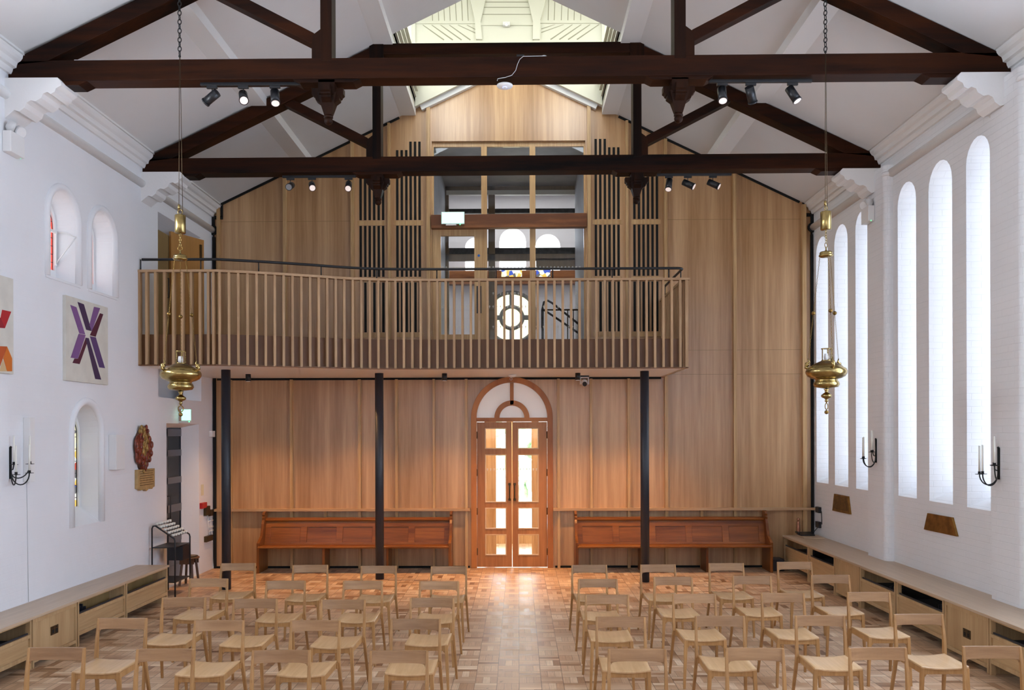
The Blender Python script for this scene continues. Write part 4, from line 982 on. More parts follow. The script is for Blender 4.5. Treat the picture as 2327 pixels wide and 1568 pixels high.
# stair rail on the landing
t = thing('stair_rail', 'black sloping stair handrail with uprights seen through the right of the gallery screen', 'stair rail', (.6, 17.2, 3.56))
YS = 17.2
def Q(px, py, Y=YS): return onY(px, py, Y)
for off_ in (0, 1):
    d_ = 26*off_
    pts = [Q(1232, 745), Q(1232, 705), Q(1236, 686), Q(1245, 683), Q(1254, 688), Q(1322, 742)] if not off_ else [Q(1236, 704), Q(1322, 762)]
    MB().tube(pts, .021, 8).build('handrail', MT['black'], t)
MB().cyl(Q(1233, 778), Q(1233, 700), .025, 10).build('newel', MT['black'], t)
ub = MB(); ub.tube([Q(1236, 704, YS+.3), Q(1318, 704, YS+.3)], .016, 8)
for px in (1261, 1277, 1290, 1303, 1314): ub.cyl(Q(px, 776, YS+.3), Q(px, 704, YS+.3), .012, 8)
ub.build('balusters', MT['bronze'], t)

# ================================================================ PEWS
def pew(x0, x1, label):
    t = thing('pew', label, 'pew', ((x0+x1)/2, 15.05, 0), 'long varnished pews against the timber wall')
    yf, yb = 14.80, 15.26
    MB().prism([(yf-.02, .455), (yf-.03, .44), (yf-.02, .42), (yb, .41), (yb, .44), (yf+.2, .447)], x0+.03, x1-.03, 'X').build('seat', MT['pew'], t, .005)
    bk = MB()
    def Y_(z): return 15.13+.13*(z-.45)/.45
    def slab(xa, xb, z0, z1, th, dy=0): bk.hexa([(xa, Y_(z0)+dy, z0), (xb, Y_(z0)+dy, z0), (xb, Y_(z0)+dy+th, z0), (xa, Y_(z0)+dy+th, z0), (xa, Y_(z1)+dy, z1), (xb, Y_(z1)+dy, z1), (xb, Y_(z1)+dy+th, z1), (xa, Y_(z1)+dy+th, z1)])
    slab(x0+.03, x1-.03, .43, .475, .03); slab(x0+.03, x1-.03, .74, .84, .03)
    n = 5; wd = (x1-x0-.06-.11)/n
    for i in range(n+1): xx = x0+.03+i*wd; slab(xx, xx+.11, .475, .74, .03)
    bk.build('back_frame', MT['pew'], t, .004)
    for i in range(n): 
        bk = MB(); xx = x0+.14+i*wd; slab(xx, xx+wd-.11, .475, .74, .012, .014); bk.build('back_panel', MT['pew'], t)
    cp = MB(); yt = Y_(.84)
    cp.prism([(yt-.03, .838), (yt-.035, .858), (yt-.02, .866), (yt-.02, .878), (yt+.05, .89), (yt+.06, .838)], x0+.03, x1-.03, 'X'); cp.build('cap_rail', MT['pew'], t, .003)
    for xe in (x0, x1-.045):
        MB().prism([(yf+.02, 0), (15.34, 0), (15.345, .90), (15.33, .97), (15.29, 1.0), (15.22, 1.0), (15.17, .985), (15.15, .95), (15.165, .92), (15.14, .90), (15.145, .86), (15.10, .80),
                    (15.06, .68), (15.02, .60), (14.93, .56), (yf+.02, .50)], xe, xe+.045, 'X').build('end_panel', MT['pewZ'], t, .006)
    for q in (.34, .67): xx = x0+(x1-x0)*q; MB().box(xx-.02, xx+.02, yf+.08, yb+.04, 0, .42).build('leg', MT['pewZ'], t)
    return t
pew(-4.25, -1.0, 'long varnished pew left of the arched doors, behind the middle column')
pew(1.08, 4.36, 'long varnished pew right of the arched doors, behind the right column')

# ================================================================ CHAIRS
def make_chair(label):
    t = thing('chair', label, 'chair', (0, 0, 0), None)
    # faces -Y; the back is at y = 0, the seat in front of it
    sx = .192; n = 10
    q = MB()
    def zs_(x, y): return .445 + .016*(x/sx)**2 + (.008 if y > -.05 else 0)*0
    vs = []; ys = [-.455, -.45, -.25, -.06, -.03]
    for yy in ys:
        for i in range(n+1):
            x = -sx+2*sx*i/n; dx = .012 if yy == ys[0] else 0
            vs.append((x*(1-dx*4), yy, zs_(x, yy)-(.004 if yy == ys[0] else 0)))
    m_ = n+1; top = len(vs); vs += [(x, y, z-.013) for x, y, z in vs]
    fs = []
    for j_ in range(len(ys)-1):
        for i in range(n):
            a = j_*m_+i; fs.append((a, a+1, a+m_+1, a+m_)); b = a+top; fs.append((b, b+m_, b+m_+1, b+1))
    for i in range(n): fs.append((i, top+i, top+i+1, i+1)); a = (len(ys)-1)*m_+i; fs.append((a, a+1, a+1+top, a+top))
    for j_ in range(len(ys)-1): a = j_*m_; fs.append((a, a+m_, a+m_+top, a+top)); a += n; fs.append((a, a+top, a+m_+top, a+m_))
    q.add(vs, fs); st = q.build('seat', MT['seat'], t, .002, 1)
    for p in st.data.polygons: p.use_smooth = abs(p.normal.z) > .9
    # apron: front curves with the seat, sides straight
    ap = MB(); pl = [(-sx+.012+2*(sx-.012)*i/n, zs_(-sx+2*sx*i/n, -1)-.0135) for i in range(n+1)]
    ap.prism(pl + [(sx-.012, .395), (-sx+.012, .395)], -.448, -.430, 'Y')
    for s in (-1, 1): ap.box(s*(sx-.018), s*(sx-.001), -.44, -.0, .398, .446)
    ap.box(-sx, sx, -.03, -.012, .395, .44)
    ap.build('apron', MT['chair'], t, .002, 1)
    for s in (-1, 1):
        lg = MB(); lg.bar((s*(sx-.015), -.437, .446), (s*(sx+.004), -.45, 0), .032, .034, (0, 1, 0), .022, .024)
        lg.add([(s*(sx-.030), -.448, .396), (s*(sx-.050), -.448, .396), (s*(sx-.031), -.448, .372), (s*(sx-.030), -.432, .396), (s*(sx-.050), -.432, .396), (s*(sx-.031), -.432, .372)], [(0, 1, 2), (5, 4, 3), (0, 3, 4, 1), (1, 4, 5, 2), (2, 5, 3, 0)])
        lg.build('front_leg', MT['chair'], t, .004)
        rl = MB(); xs_ = s*.2045
        pr = [((s*.229, .075, 0), .022, .024), ((s*.212, .012, .30), .026, .034), ((xs_, -.012, .44), .026, .040), ((xs_, .0, .58), .024, .034), ((s*.202, .030, .78), .018, .022)]
        vs = []
        for (cx_, cy_, cz_), w_, d_ in pr: vs += [(cx_-w_/2, cy_-d_/2, cz_), (cx_+w_/2, cy_-d_/2, cz_), (cx_+w_/2, cy_+d_/2, cz_), (cx_-w_/2, cy_+d_/2, cz_)]
        fs = [(0, 3, 2, 1), (16, 17, 18, 19)]
        for i in range(4):
            for k_ in range(4): a = i*4+k_; b = i*4+(k_+1) % 4; fs.append((a, b, b+4, a+4))
        rl.add(vs, fs); rl.box(s*.188, s*.200, -.045, .005, .392, .440); rl.build('rear_leg', MT['chair'], t, .005)
    # curved back board with rounded lower corners
    bb = MB(); n = 14; W_ = .197; vs = []
    for i in range(n+1):
        x = -W_+2*W_*i/n; f_ = abs(x)/W_; yc = .030+.022*(1-f_*f_)
        zb = .690 - (.012 if f_ > .9 else .003 if f_ > .8 else 0); zt = .780-.003*(1-f_*f_)
        dy = -.012*(1 if True else 0)
        vs += [(x, yc-.008+dy, zb), (x, yc+.008+dy, zb), (x, yc+.008, zt), (x, yc-.008, zt)]
    for s in (-1, 1):                       # rounded inner corners where board meets post
        for q_ in range(5):
            a0_ = PI/2*q_/5; a1_ = PI/2*(q_+1)/5; c0_ = (.188-.026, .692-.026)
            p0_ = (s*(c0_[0]+.026*math.sin(a0_)), c0_[1]+.026*math.cos(a0_)); p1_ = (s*(c0_[0]+.026*math.sin(a1_)), c0_[1]+.026*math.cos(a1_)); cc = (s*.190, .694)
            v6 = [(cc[0], .012, cc[1]), (p0_[0], .012, p0_[1]), (p1_[0], .012, p1_[1]), (cc[0], .026, cc[1]), (p0_[0], .026, p0_[1]), (p1_[0], .026, p1_[1])]
            bb.add(v6, [(0, 1, 2), (5, 4, 3), (0, 3, 4, 1), (1, 4, 5, 2), (2, 5, 3, 0)])
    fs = [(0, 1, 2, 3), (4*n+3, 4*n+2, 4*n+1, 4*n)]
    for i in range(n):
        for k_ in range(4): a = i*4+k_; b = i*4+(k_+1) % 4; fs.append((a, a+4, b+4, b))
    bb.add(vs, fs); o = bb.build('backrest', MT['chairX'], t, .003, 1)
    return t
ROWS = {'left': [[(130, 1472), (377, 1475), (640, 1478), (907, 1479)], [(279, 1405), (499, 1410), (717, 1410), (945, 1407)], [(419, 1358), (581, 1361), (780, 1363), (982, 1359)],
                 [(475, 1315), (650, 1320), (825, 1320), (998, 1321)], [(542, 1280), (706, 1284), (861, 1286), (1020, 1287)]],
        'right': [[(1447, 1475), (1714, 1473), (1993, 1472), (2252, 1469)], [(1410, 1402), (1635, 1400), (1862, 1399), (2086, 1396)], [(1379, 1352), (1577, 1350), (1778, 1348), (1973, 1346)],
                  [(1358, 1316), (1529, 1311), (1708, 1309), (1886, 1307)], [(1339, 1284), (1495, 1283), (1650, 1280), (1805, 1277)]]}
RN = ['front row', 'second row', 'third row', 'fourth row', 'back row']
PN = ['beside the aisle', 'second from the aisle', 'third from the aisle', 'fourth from the aisle']
chair0 = None; random.seed(11)
for side, rows in ROWS.items():
    for r_i, row in enumerate(rows):
        for c_i, (px, py) in enumerate(row):
            p = onZ(px, py, .778); pos = 3-c_i if side == 'left' else c_i
            lab = 'light oak chair, %s block, %s, %s' % (side, RN[r_i], PN[pos])
            rz = random.uniform(-.03, .03)
            if chair0 is None: chair0 = make_chair(lab); o = chair0; o['group'] = 'light oak chairs in two blocks'; o.rotation_euler = (0, 0, rz)
            else: o = dup(chair0, (0, 0, 0), rz, lab, 'light oak chairs in two blocks')
            o.location = (p.x, p.y-.035, 0)

# ================================================================ WALL BENCHES
def bench_units(side, xw, xf, zt, units, labels):
    """units run from far to near: (y_far, y_near, kind)"""
    s = 1 if side == 'left' else -1              # room side of the wall
    yA = units[0][0]; yB = units[-1][1]
    tp = MB().box(xw+s*.0, xf+s*.02, yB, yA+.015, zt-.028, zt)
    o = tp.build('worktop', MT['bench'], None, .004); tag(o, 'continuous oak bench top running along the %s wall' % side, 'worktop')
    for i, (ya, yb, kind) in enumerate(units):
        t = thing('bench_cabinet' if kind == 'C' else 'bench_shelf_unit', labels[i], 'bench unit', ((xw+xf)/2, (ya+yb)/2, 0), 'oak bench units along the %s wall' % side)
        x_in = xf-s*.018; dk_ = side == 'right' or i >= 3  # deeper units: interior shade put in as black boards
        z1 = zt-.0285
        fm = MB()
        for y0, y1 in ((ya-.03, ya-.002), (yb+.002, yb+.03)): fm.box(xw+s*.03 if not dk_ or kind == 'C' else xf-s*.05, xf, y0, y1, 0, z1)
        fm.box(xf-s*.02, xf, yb+.03, ya-.03, z1-(.045 if kind == 'C' else .018), z1)
        if kind == 'C':
            fm.box(xf-s*.02, xf, yb+.03, ya-.03, .05, .085); fm.build('carcass', MT['bench_front'], t, .002)
            MB().box(x_in, x_in-s*.016, yb+.032, ya-.032, .086, z1-.046).build('door', MT['bench_front'], t)
            yc = (ya+yb)/2; so = MB().box(x_in+s*.001, x_in+s*.006, yc-.075, yc+.075, .245, .335).build('socket', MT['bronze'], t, .002)
            so2 = MB()
            for yy in (-.035, .035): so2.box(x_in+s*.0065, x_in+s*.008, yc+yy-.018, yc+yy+.018, .262, .30).box(x_in+s*.0065, x_in+s*.008, yc+yy-.006, yc+yy+.006, .31, .325)
            so2.build('socket_holes', MT['slot'], so)
        else:
            fm.box(xf-s*.02, xf, yb+.03, ya-.03, zt-.21, zt-.175); fm.box(xf-s*.02, xf, yb+.03, ya-.03, .115, .155); fm.build('frame', MT['bench_front'], t, .002)
            MB().box(x_in, x_in-s*.014, yb+.03, ya-.03, .155, zt-.21).build('front_panel', MT['bench_frontY'], t)
            xb_ = xw+s*.03 if dk_ else x_in-s*.19
            MB().box(xb_, x_in-s*.016, yb+.03, ya-.03, zt-.25, zt-.235).build('shelf', MT['slot'], t)
            MB().box(x_in-s*.002, x_in-s*.012, yb+.031, ya-.031, zt-.174, zt-.158).build('edge_strip', MT['steel'], t)
            MB().box(xb_, xb_+s*.015, yb+.03, ya-.03, .1, z1).build('back_board', MT['slot'] if dk_ else MT['gpanel'], t)  # shade of the recess put into the board's dark colour
            random.seed(i*7+(side == 'left')); yy = yb+.10
            if random.random() < .9:
                c_ = MB()
                for q in range(random.randint(5, 8)): w_ = random.uniform(.02, .045); c_.box(x_in-s*(.12 if dk_ else .15), x_in-s*.09, yy, yy+w_*.8, zt-.234, zt-.234+random.uniform(.06, .13)); yy += w_+.012
                c_.build('shelf_contents', MT['steel'], t)
    return
def yL(px): return 2021*4.86/(1178-px)
LB = [(381, 287, 'S'), (285, 177, 'S'), (175, 74, 'C'), (72, -25, 'S'), (-27, -180, 'S')]
lu = []
XFL = -4.73
for a, b, k_ in LB:
    ya = onX(a, 1283+(381-a)*.372, XFL).y; yb = onX(b, 1283+(381-b)*.372, XFL).y; lu.append((ya, yb, k_))
bench_units('left', WALL_L, XFL, .525, lu, ['oak bench shelf unit on the left wall beside the candle rack, farthest one', 'oak bench shelf unit on the left wall between the farthest unit and the cupboard',
            'oak bench cupboard with a double socket on the left wall', 'oak bench shelf unit on the left wall at the picture edge', 'oak bench shelf unit on the left wall out past the picture edge'])
XFR = 4.66; ru = []
RB = [(1781, 1836, 'S'), (1838, 1896, 'S'), (1898, 1952, 'C'), (1954, 2034, 'S'), (2037, 2144, 'S'), (2146, 2246, 'C'), (2248, 2400, 'S')]
for a, b, k_ in RB:
    ya = min(onX(a, 1215+(a-1779)*.398, XFR).y, D-.02); yb = onX(b, 1215+(b-1779)*.398, XFR).y; ru.append((ya, yb, k_))
bench_units('right', WALL_R, XFR, .575, ru, ['oak bench shelf unit on the right wall in the far corner by the pew', 'oak bench shelf unit on the right wall, second from the far corner',
            'plain oak bench cupboard on the right wall, between the second and third shelf units', 'oak bench shelf unit on the right wall just nearer than the far cupboard', 'oak bench shelf unit on the right wall just beyond the cupboard near the picture edge',
            'oak bench cupboard with a double socket on the right wall near the picture edge', 'oak bench shelf unit on the right wall at the picture edge'])

# ================================================================ LEFT WALL THINGS
def on_left(pts, off=0.0): return [onX(x, y, WALL_L+off) for x, y in pts]
def canvas(y0, y1, z0, z1, label, shapes):
    t = thing('canvas_painting', label, 'painting', (WALL_L, (y0+y1)/2, z0), 'abstract canvases on the left wall')
    cv = MB().box(WALL_L+.001, WALL_L+.04, y0, y1, z0, z1).build('canvas', MT['canvas'], t, .002)
    for i, (col, pts) in enumerate(shapes):
        q = [onX(x, y, WALL_L+.0405) for x, y in pts]
        q = [(min(max(v.y, y0+.002), y1-.002), min(max(v.z, z0+.002), z1-.002)) for v in q]
        MB().prism(q, WALL_L+.0402+.0002*i, WALL_L+.0412+.0002*i, 'X').build('painted_shape', plain('paint_%s_%d' % (label[:6].strip(), i), col, .6), t)
def c5(l): return [(x/3.137, 400+y/3.137) for x, y in l]
LP = (.19, .085, .24); DP = (.055, .025, .075); MR = (.085, .012, .030); MP = (.10, .05, .16)
canvas(10.33, 11.39, 2.97, 3.965, 'square canvas with a purple ribbon cross on cream, below the two arched windows',
       [(LP, c5([(500, 918), (545, 935), (608, 1130), (565, 1122)])), (DP, c5([(552, 897), (598, 914), (653, 1106), (614, 1096)])), (LP, c5([(670, 932), (714, 942), (655, 1105), (637, 1062)])),
        (MR, c5([(712, 978), (736, 985), (682, 1146), (640, 1135)])), (LP, c5([(560, 1124), (610, 1134), (555, 1302), (503, 1295)])), (MR, c5([(530, 1301), (556, 1303), (610, 1155), (624, 1180), (567, 1341), (516, 1332)])),
        (DP, c5([(608, 1152), (632, 1156), (721, 1452), (678, 1447)])), (MP, c5([(640, 1142), (682, 1150), (748, 1370), (706, 1364)]))])
canvas(8.16, 9.25, 2.97, 3.965, 'square canvas with red and orange ribbons on cream, cut by the left edge',
       [((.42, .015, .02), c5([(15, 953), (80, 967), (35, 1085), (-10, 1075)])), ((.28, .01, .02), c5([(-60, 1010), (5, 1010), (35, 1085), (-30, 1080)])), ((.50, .09, .02), c5([(-20, 1212), (50, 1215), (-8, 1380), (-80, 1380)])), ((.62, .16, .02), c5([(50, 1215), (86, 1300), (86, 1392), (50, 1392), (22, 1300)])),
        ((.60, .42, .22), c5([(20, 1310), (50, 1392), (-5, 1392)]))])
# candle sconces
def sconce(label):
    t = thing('candle_sconce', label, 'candle sconce', (0, 0, 0), 'wrought iron candle sconces')
    # origin on the wall, x out into the room, y along it
    MB().box(.0, .006, -.012, .012, -.13, .20).cyl((.012, 0, -.13), (.012, 0, .19), .010, 8).ball((.012, 0, .20), .013, 8).build('back_plate', MT['iron'], t)
    for (ex, ey, ez, dp) in ((.05, -.01, .02, .0), (.14, -.13, -.08, .14), (.19, .03, -.07, .15), (.13, .15, .02, .12)):
        if dp:
            pts = []
            for i in range(13):
                f_ = i/12; x = .015+(ex-.015)*(1-math.cos(PI*f_))/2; y = ey*(1-math.cos(PI*f_))/2
                pts.append((x, y, (-.06+(ez+.06)*f_)-(dp*math.sin(PI*f_))*.85))
            MB().tube(pts, .0065, 8).build('arm', MT['iron'], t)
        else: MB().tube([(.012, 0, -.04), (.04, ey, -.03), (ex, ey, ez)], .0065, 8).build('arm', MT['iron'], t)
        MB().lathe([(0, -.004), (.042, -.002), (.042, .002), (.014, .004), (.014, .028), (.0, .028)], (ex, ey, ez), 16, False).build('candle_cup', MT['iron'], t)
        MB().cyl((ex, ey, ez+.028), (ex, ey, ez+.30), .0105, 12, .0085).build('candle', MT['candle'], t)
    return t
s0 = sconce('iron four candle sconce on the left wall beside the tall white box')
p = onX(22, 1060, WALL_L); s0.location = (WALL_L, p.y, p.z+.0)
p = onX(1990, 1035, WALL_R-.11); dup(s0, (WALL_R-.112, 12.45, onX(1990, 1030, 5.13).z+.0), PI, 'iron four candle sconce on the farther white pier of the right wall')
p = onX(2283, 1062, WALL_R-.11); dup(s0, (WALL_R-.112, 9.28, p.z), PI, 'iron four candle sconce on the right wall nearest the picture edge')
# boxes
def lbox(name, pts, d, label, cat, mat=None):
    """face outline pixels on the left wall: (x_near, x_far, y_top, y_bottom)"""
    a = onX(pts[0], pts[2], WALL_L+d); b = onX(pts[1], pts[3], WALL_L+d)
    o = MB().box(WALL_L+.001, WALL_L+d, a.y, b.y, onX((pts[0]+pts[1])/2, pts[3], WALL_L+d).z, onX((pts[0]+pts[1])/2, pts[2], WALL_L+d).z).build(name, mat or MT['plastic'], None, .006)
    return tag(o, label, cat)
lbox('tall_wall_box', (68, 80, 949, 1095), .075, 'tall narrow white box on the left wall beside the candle sconce', 'wall box')
lbox('wall_speaker', (264, 284, 988, 1067), .10, 'white wall speaker between the low arched window and the carving', 'speaker')
p = onX(62, 1100, WALL_L+.004); o = MB().tube([(WALL_L+.004, onX(60, 1095, WALL_L).y, 1.83), (WALL_L+.004, onX(62, 1200, WALL_L).y, 1.2), (WALL_L+.004, onX(64, 1365, WALL_L).y, .53)], .0035, 5).build('wall_cable', MT['plastic_grey'])
tag(o, 'thin grey cable running down the left wall to the bench', 'cable')
# emergency floodlights
def flood(loc, rz, label):
    t = thing('emergency_light', label, 'emergency light', (0, 0, 0), 'twin head emergency lights')
    MB().box(.001, .09, -.13, .13, -.17, .05).build('battery_box', MT['plastic'], t, .008)
    for y, r_ in ((-.07, .5), (.08, -.3)):
        h = MB(); d_ = Vector((.7, r_, -.35)).normalized(); c_ = Vector((.06, y, .10))
        h.tube([c_-d_*.05, c_-d_*.02, c_+d_*.03], [.025, .06, .065], 20); h.tube([(.045, y, .04), c_], .012, 8); hd = h.build('lamp_head', MT['plastic_grey'], t)
        MB().tube([c_+d_*.031, c_+d_*.034], .056, 20).build('lens', MT['plastic'], hd)
    MB().ball((.05, .12, -.16), .012, 8).build('green_indicator', MT['led'], t)
    t.location = loc; t.rotation_euler = (0, 0, rz); return t
p = onX(26, 325, WALL_L+.05); fl0 = flood((WALL_L, p.y+.05, onX(26, 312, WALL_L+.05).z), 0, 'twin head emergency light high on the left wall under the nearer truss')
fl1 = flood((0, 0, 0), 0, 'x'); 
fl1.location = (WALL_R-.112, 12.62, onX(1982, 478, WALL_R-.11).z); fl1.rotation_euler = (0, 0, PI); fl1['label'] = 'twin head emergency light high on the right wall under the farther truss'
# carved coat relief and its plaque
random.seed(5)
pc = onX(327, 1022, WALL_L+.05); W2 = .27
t = thing('carved_relief', 'red and gold carved wooden relief on the left wall above an inscribed plaque', 'carving', (WALL_L, pc.y, 1.75))
yc0 = onX(308, 1000, WALL_L+.05).y; yc1 = onX(347, 1000, WALL_L+.05).y; z0 = onX(327, 1072, WALL_L+.05).z; z1 = onX(327, 970, WALL_L+.05).z
ym = (yc0+yc1)/2; hw = (yc1-yc0)/2; h_ = z1-z0
b = MB().prism([(ym+hw*math.cos(a)*(.72+.12*math.sin(3*a)), (z0+z1)/2+h_*.48*math.sin(a)) for a in [2*PI*i/40 for i in range(40)]], WALL_L+.001, WALL_L+.03, 'X'); b.build('back_board', plain('carving_brown', (.10, .04, .02), .5, var=.3, bscale=20), t, .004)
rm = plain('carving_red', (.17, .03, .014), .4, var=.4, bscale=25); gm = plain('carving_gold', (.32, .19, .055), .4, .3, var=.3, bscale=25)
for k_, (u, v, r_, m_, sc) in enumerate([(-.62, .18, .42, rm, (.5, 1, 1.3)), (.60, .2, .40, rm, (.5, 1, 1.3)), (-.55, -.28, .38, rm, (.5, 1, 1.2)), (.58, -.22, .38, rm, (.5, 1, 1.3)), (0, -.55, .42, rm, (.5, 1, 1.5)), (0, .05, .45, gm, (.6, .8, 1.6)),
                                         (0, .38, .36, gm, (.6, 1.1, 1)), (-.2, .78, .36, gm, (.5, 1, .9)), (.25, .80, .30, rm, (.5, 1, 1.1)), (-.35, .52, .26, rm, (.6, 1, 1)), (.38, .5, .24, gm, (.6, 1, 1)), (0, -.85, .3, gm, (.5, 1, .8)), (-.3, -.05, .2, gm, (.8, 1, 2)), (.3, -.4, .16, gm, (.8, .7, 2.4)), (-.1, -.3, .14, gm, (.9, .7, 2.8))]):
    bl = MB(); c_ = Vector((WALL_L+.035, ym+u*hw, (z0+z1)/2+v*h_*.5)); bl.ball(c_, r_*hw*.9, 12, (sc[0]*.5, sc[1], sc[2]))
    for q in range(9): a = random.random()*2*PI; bl.ball(c_+Vector((.02*sc[0]+.01, math.cos(a)*r_*hw*.55, math.sin(a)*r_*hw*.7)), r_*hw*random.uniform(.2, .35), 7, (.7, 1, 1.3))
    bl.build('carved_lobe', m_, t)
t = thing('inscribed_plaque', 'ochre inscribed plaque below the red and gold carving', 'plaque', (WALL_L, pc.y, 1.5))
ya = onX(314, 1090, WALL_L+.05).y; yb = onX(352, 1090, WALL_L+.05).y; za = onX(333, 1113, WALL_L+.05).z; zb = onX(333, 1064, WALL_L+.05).z
MB().prism([(ya, za+.03), (ya+.06, za+.02), (ya+.09, za), ((ya+yb)/2-.08, za+.01), ((ya+yb)/2, za-.02), ((ya+yb)/2+.08, za+.01), (yb-.09, za), (yb-.06, za+.02), (yb, za+.03), (yb, zb-.012), (ya, zb-.012)], WALL_L+.001, WALL_L+.05, 'X').build('board', plain('plaque_ochre', (.42, .27, .11), .5, var=.12, bscale=16), t, .004)
tx = MB()
for ln in range(7):
    z = zb-.045-ln*.032; y = ya+.06
    while y < yb-.07: w_ = random.uniform(.012, .04); tx.box(WALL_L+.0502, WALL_L+.0515, y, y+w_, z, z+.010); y += w_+.010
tx.build('lettering', plain('plaque_letter', (.13, .06, .02), .5), t)
# votive candle rack
t = thing('candle_rack', 'black metal votive candle rack with rows of white tealights by the grey door', 'candle rack', (-4.97, 13.0, 0))
xa, xb, ya, yb = -5.13, -4.80, 12.72, 13.30
for y in (ya, yb):
    fr_ = MB()
    pts = [(xb, y, 0), (xb, y, .80), (xb-.01, y, .835), (xb-.04, y, .855), (xa+.05, y, 1.02), (xa+.015, y, 1.015), (xa, y, .98), (xa, y, 0)]
    fr_.tube(pts, .012, 8); fr_.build('side_frame', MT['black'], t)
MB().box(xa, xb, ya, yb, .70, .712).build('upper_tray', MT['black'], t); MB().box(xa, xb, ya, yb, .20, .212).build('lower_tray', MT['black'], t)
MB().box(xa+.1, xb-.0, yb-.28, yb, .48, .69).build('coin_box', MT['black'], t, .004)
for r_ in range(5):
    f_ = r_/4; x = xb-.045+(xa+.05-xb+.045)*f_; z = .862+(1.025-.862)*f_
    MB().box(x-.012, x+.012, ya, yb, z-.006, z).build('shelf_bar', MT['black'], t)
k_ = 0
tl0 = None
for r_ in range(5):
    f_ = r_/4; x = xb-.045+(xa+.05-xb+.045)*f_; z = .862+(1.025-.862)*f_
    for c_ in range(6):
        y = ya+.05+c_*.096
        if tl0 is None:
            tl0 = thing('tealight', 'white tealight in the votive rack', 'candle', (0, 0, 0), 'tealights in the votive rack')
            MB().lathe([(0, 0), (.021, 0), (.024, .032), (.021, .032), (.019, .026), (0, .026)], (0, 0, 0), 12, False).build('cup', MT['candle'], tl0); o = tl0
        else: o = dup(tl0, (0, 0, 0), 0, 'white tealight in the votive rack')
        o.location = (x, y, z+.001)
        o['label'] = 'small white tealight standing in the black votive candle rack'
# stool with a brass plate
t = thing('stool', 'dark wooden stool beside the candle rack with a brass plate on it', 'stool', (-4.93, 13.75, 0))
cx_, cy_ = -4.98, 13.75
dk = wood('dark_oak_stool', (.045, .02, .01), (.12, .055, .025), 'Z', 20)
MB().lathe([(0, .41), (.15, .41), (.158, .42), (.15, .435), (0, .435)], (cx_, cy_, 0), 24, False).build('seat', dk, t)
for a in range(4):
    c_, s__ = math.cos(a*PI/2+.7), math.sin(a*PI/2+.7)
    MB().bar((cx_+.10*c_, cy_+.10*s__, .41), (cx_+.15*c_, cy_+.15*s__, 0), .03, .03, (c_, s__, 0)).build('leg', dk, t, .003)
MB().box(cx_-.11, cx_+.11, cy_-.11, cy_-.09, .33, .41).box(cx_-.11, cx_+.11, cy_+.09, cy_+.11, .33, .41).build('apron', dk, t)
o = MB().lathe([(0, .436), (.08, .437), (.13, .448), (.132, .451), (.08, .442), (0, .441)], (cx_-.0, cy_, 0), 28, False).build('collection_plate', MT['brass_old']); tag(o, 'round brass plate lying on the dark stool by the candle rack', 'plate')
# fittings by the grey door
def lthing(name, x0, x1, y0, y1, d, mat, label, cat, bev=.004):
    a = onX(x0, (y0+y1)/2, WALL_L+d); b = onX(x1, (y0+y1)/2, WALL_L+d)
    o = MB().box(WALL_L+.001, WALL_L+d, a.y, min(b.y, D-.06), onX((x0+x1)/2, y1, WALL_L+d).z, onX((x0+x1)/2, y0, WALL_L+d).z).build(name, mat, None, bev)
    return tag(o, label, cat)
lthing('fire_call_point', 460, 471, 1142, 1155, .05, MT['red'], 'red fire alarm call point on the white wall right of the grey door', 'fire alarm call point')
lthing('notice', 457, 463, 1101, 1126, .004, plain('cream_notice', (.70, .68, .50), .5), 'narrow pale yellow notice above the red call point', 'notice', 0)
lthing('switch_box', 469, 478, 1150, 1171, .05, MT['bronze'], 'brown switch box directly below the red call point', 'switch box')
lthing('switch_box', 479, 485, 1158, 1172, .05, MT['bronze'], 'brown switch box touching the timber wall edge below the call point', 'switch box')
lthing('socket_box', 470, 484, 1217, 1230, .05, MT['bronze'], 'brown double socket box low on the white wall by the timber wall', 'socket')
lthing('door_sensor', 483, 490, 979, 993, .06, MT['plastic'], 'small white box sensor high beside the timber wall left edge', 'sensor')
cb_ = MB()
for px in (472, 478): a = onX(px, 1171, WALL_L+.01); b = onX(px+2, 1217, WALL_L+.01); cb_.tube([a, b], .008, 6)
for y0, y1 in ((1185, 1180), (1199, 1194), (1208, 1203)): a = onX(474, y0, WALL_L+.012); b = onX(491, y1, WALL_L+.012); cb_.tube([a, b], .010, 6)
tag(cb_.build('conduit', MT['plastic']), 'white conduit pipes joining the brown boxes beside the timber wall', 'conduit')

# ================================================================ RIGHT WALL THINGS
def rplaque(pts, label, lines):
    t = thing('brass_plaque', label, 'plaque', (WALL_R, onX(pts[0][0], pts[0][1], WALL_R-.03).y, 1.1), 'brass memorial plaques on the right wall')
    q = [onX(x, y, WALL_R-.03) for x, y in pts]; MB().prism([(v.y, v.z) for v in q], WALL_R-.001, WALL_R-.03, 'X').build('plate', MT['plaque'], t, .002)
    if lines:
        tx = MB(); c_ = [(v.y, v.z) for v in q]
        for i in range(9):
            f_ = .12+i*.085; ya = c_[0][0]+(c_[3][0]-c_[0][0])*f_; yb = c_[1][0]+(c_[2][0]-c_[1][0])*f_; z = c_[0][1]+(c_[3][1]-c_[0][1])*f_
            y = min(ya, yb)+.06
            while y < max(ya, yb)-.07: w_ = random.uniform(.015, .05); tx.box(WALL_R-.0302, WALL_R-.031, y, y+w_, z-.006, z+.004); y += w_+.012
        tx.build('engraving', plain('engraving_dark', (.05, .03, .01), .5), t)
rplaque([(1895, 1122), (1926, 1128), (1931, 1169), (1891, 1160)], 'tapered brass plaque on the right wall, the farther one under the first lancets', True)
rplaque([(2107, 1166), (2162, 1176), (2173, 1219), (2099, 1203)], 'tapered brass plaque on the right wall, the nearer one below the middle lancet', False)
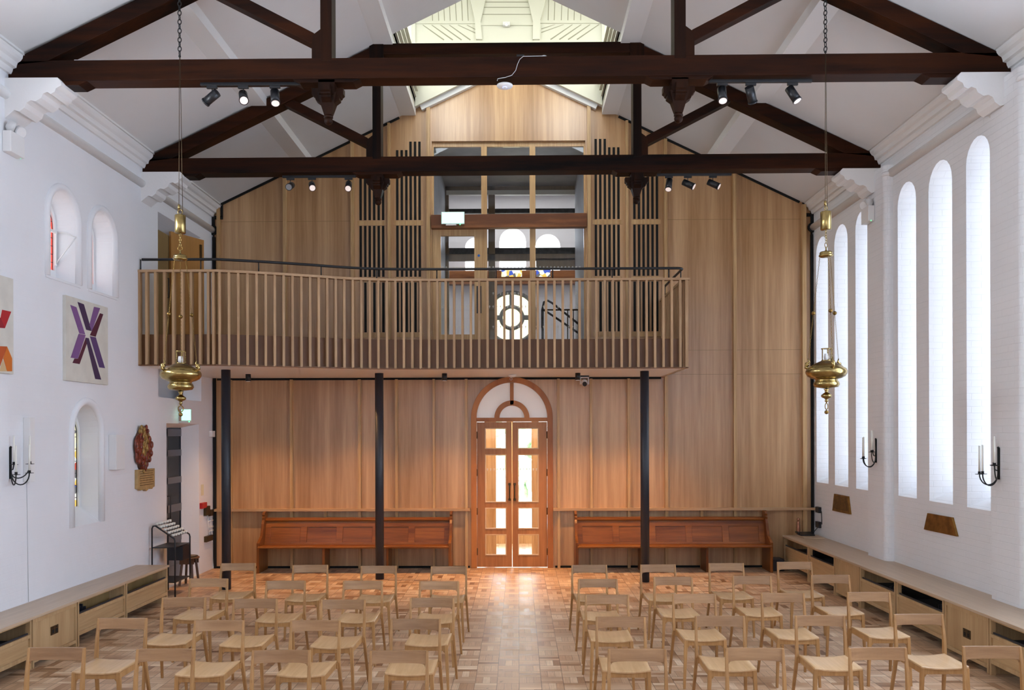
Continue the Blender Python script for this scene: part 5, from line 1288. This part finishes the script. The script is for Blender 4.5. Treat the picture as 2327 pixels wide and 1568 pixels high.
o = MB().torus((WALL_R+.2, 9.9, 1.60), .05, .018, n=20, k=8).build('dish', MT['plastic_grey']); tag(o, 'small pale dish on the sill of the nearest tall window', 'dish')
# corner of the right bench
t = thing('desk_telephone', 'black telephone console on the far corner of the right bench', 'telephone', (4.95, 15.0, .575))
MB().hexa([(4.86, 14.95, .596), (5.10, 14.95, .596), (5.10, 15.15, .596), (4.86, 15.15, .596), (4.86, 14.95, .612), (5.10, 14.95, .612), (5.10, 15.15, .645), (4.86, 15.15, .645)]).build('console', MT['black'], t, .006)
MB().tube([(4.83, 14.93, .63), (4.83, 15.02, .65), (4.84, 15.14, .64)], .016, 8).build('handset', MT['black'], t)
o = MB().box(4.84, 5.18, 14.72, 15.2, .5755, .592).build('document_tray', MT['bench'], None, .003); tag(o, 'low wooden tray under the black telephone on the right bench', 'tray')
t = thing('statuette', 'small copper coloured standing statuette on the right bench by the corner', 'statuette', (4.93, 15.3, .575))
cop = plain('copper', (.45, .20, .12), .35, .6)
MB().lathe([(.03, 0), (.035, .01), (.025, .03), (.032, .08), (.03, .14), (.022, .19), (.026, .215), (.012, .235)], (4.93, 15.3, .5755), 14).build('robe', cop, t)
MB().ball((4.93, 15.3, .835), .024, 12, (1, 1, 1.3)).build('head', cop, t)
def rbox(x0, x1, y0, y1, d, label, Y=None):
    a = onX(x0, (y0+y1)/2, WALL_R-d); b = onX(x1, (y0+y1)/2, WALL_R-d)
    o = MB().box(WALL_R-.001, WALL_R-d, min(a.y, D-.08), b.y, onX((x0+x1)/2, y1, WALL_R-d).z, onX((x0+x1)/2, y0, WALL_R-d).z).build('wall_socket', MT['black'], None, .004)
    tag(o, label, 'socket', 'black sockets in the far right corner')
rbox(1852.5, 1860, 1152, 1165, .05, 'black wall socket in the far right corner, the upper one')
rbox(1852.5, 1860, 1185, 1199, .05, 'black wall socket in the far right corner, the lower one')
cb_ = MB(); cb_.tube([(WALL_R-.01, 15.02, 1.0), (WALL_R-.01, 15.0, .78)], .006, 6); cb_.tube([(WALL_R-.03, 15.05, .76), (5.12, 15.05, .66), (5.08, 15.08, .63)], .006, 6)
tag(cb_.build('power_lead', MT['black']), 'black power leads between the corner sockets and the telephone', 'cable')
o = MB().box(4.36, 4.60, 15.0, 15.25, 0, .20).build('floor_box', MT['steel'], None, .01); tag(o, 'dark grey box on the floor between pew and right bench', 'box')
o = MB().box(-.04, .28, -.03, .03, 0, .045).build('junction_box', MT['plastic_grey'], None, .004); p = onY(180, 136, 9.35); o.location = (p.x, 9.35, 6.238)
tag(o, 'small grey box on top of the nearer beam at its left end', 'junction box')

for o in bpy.data.objects:
    if '_org' in o: del o['_org']
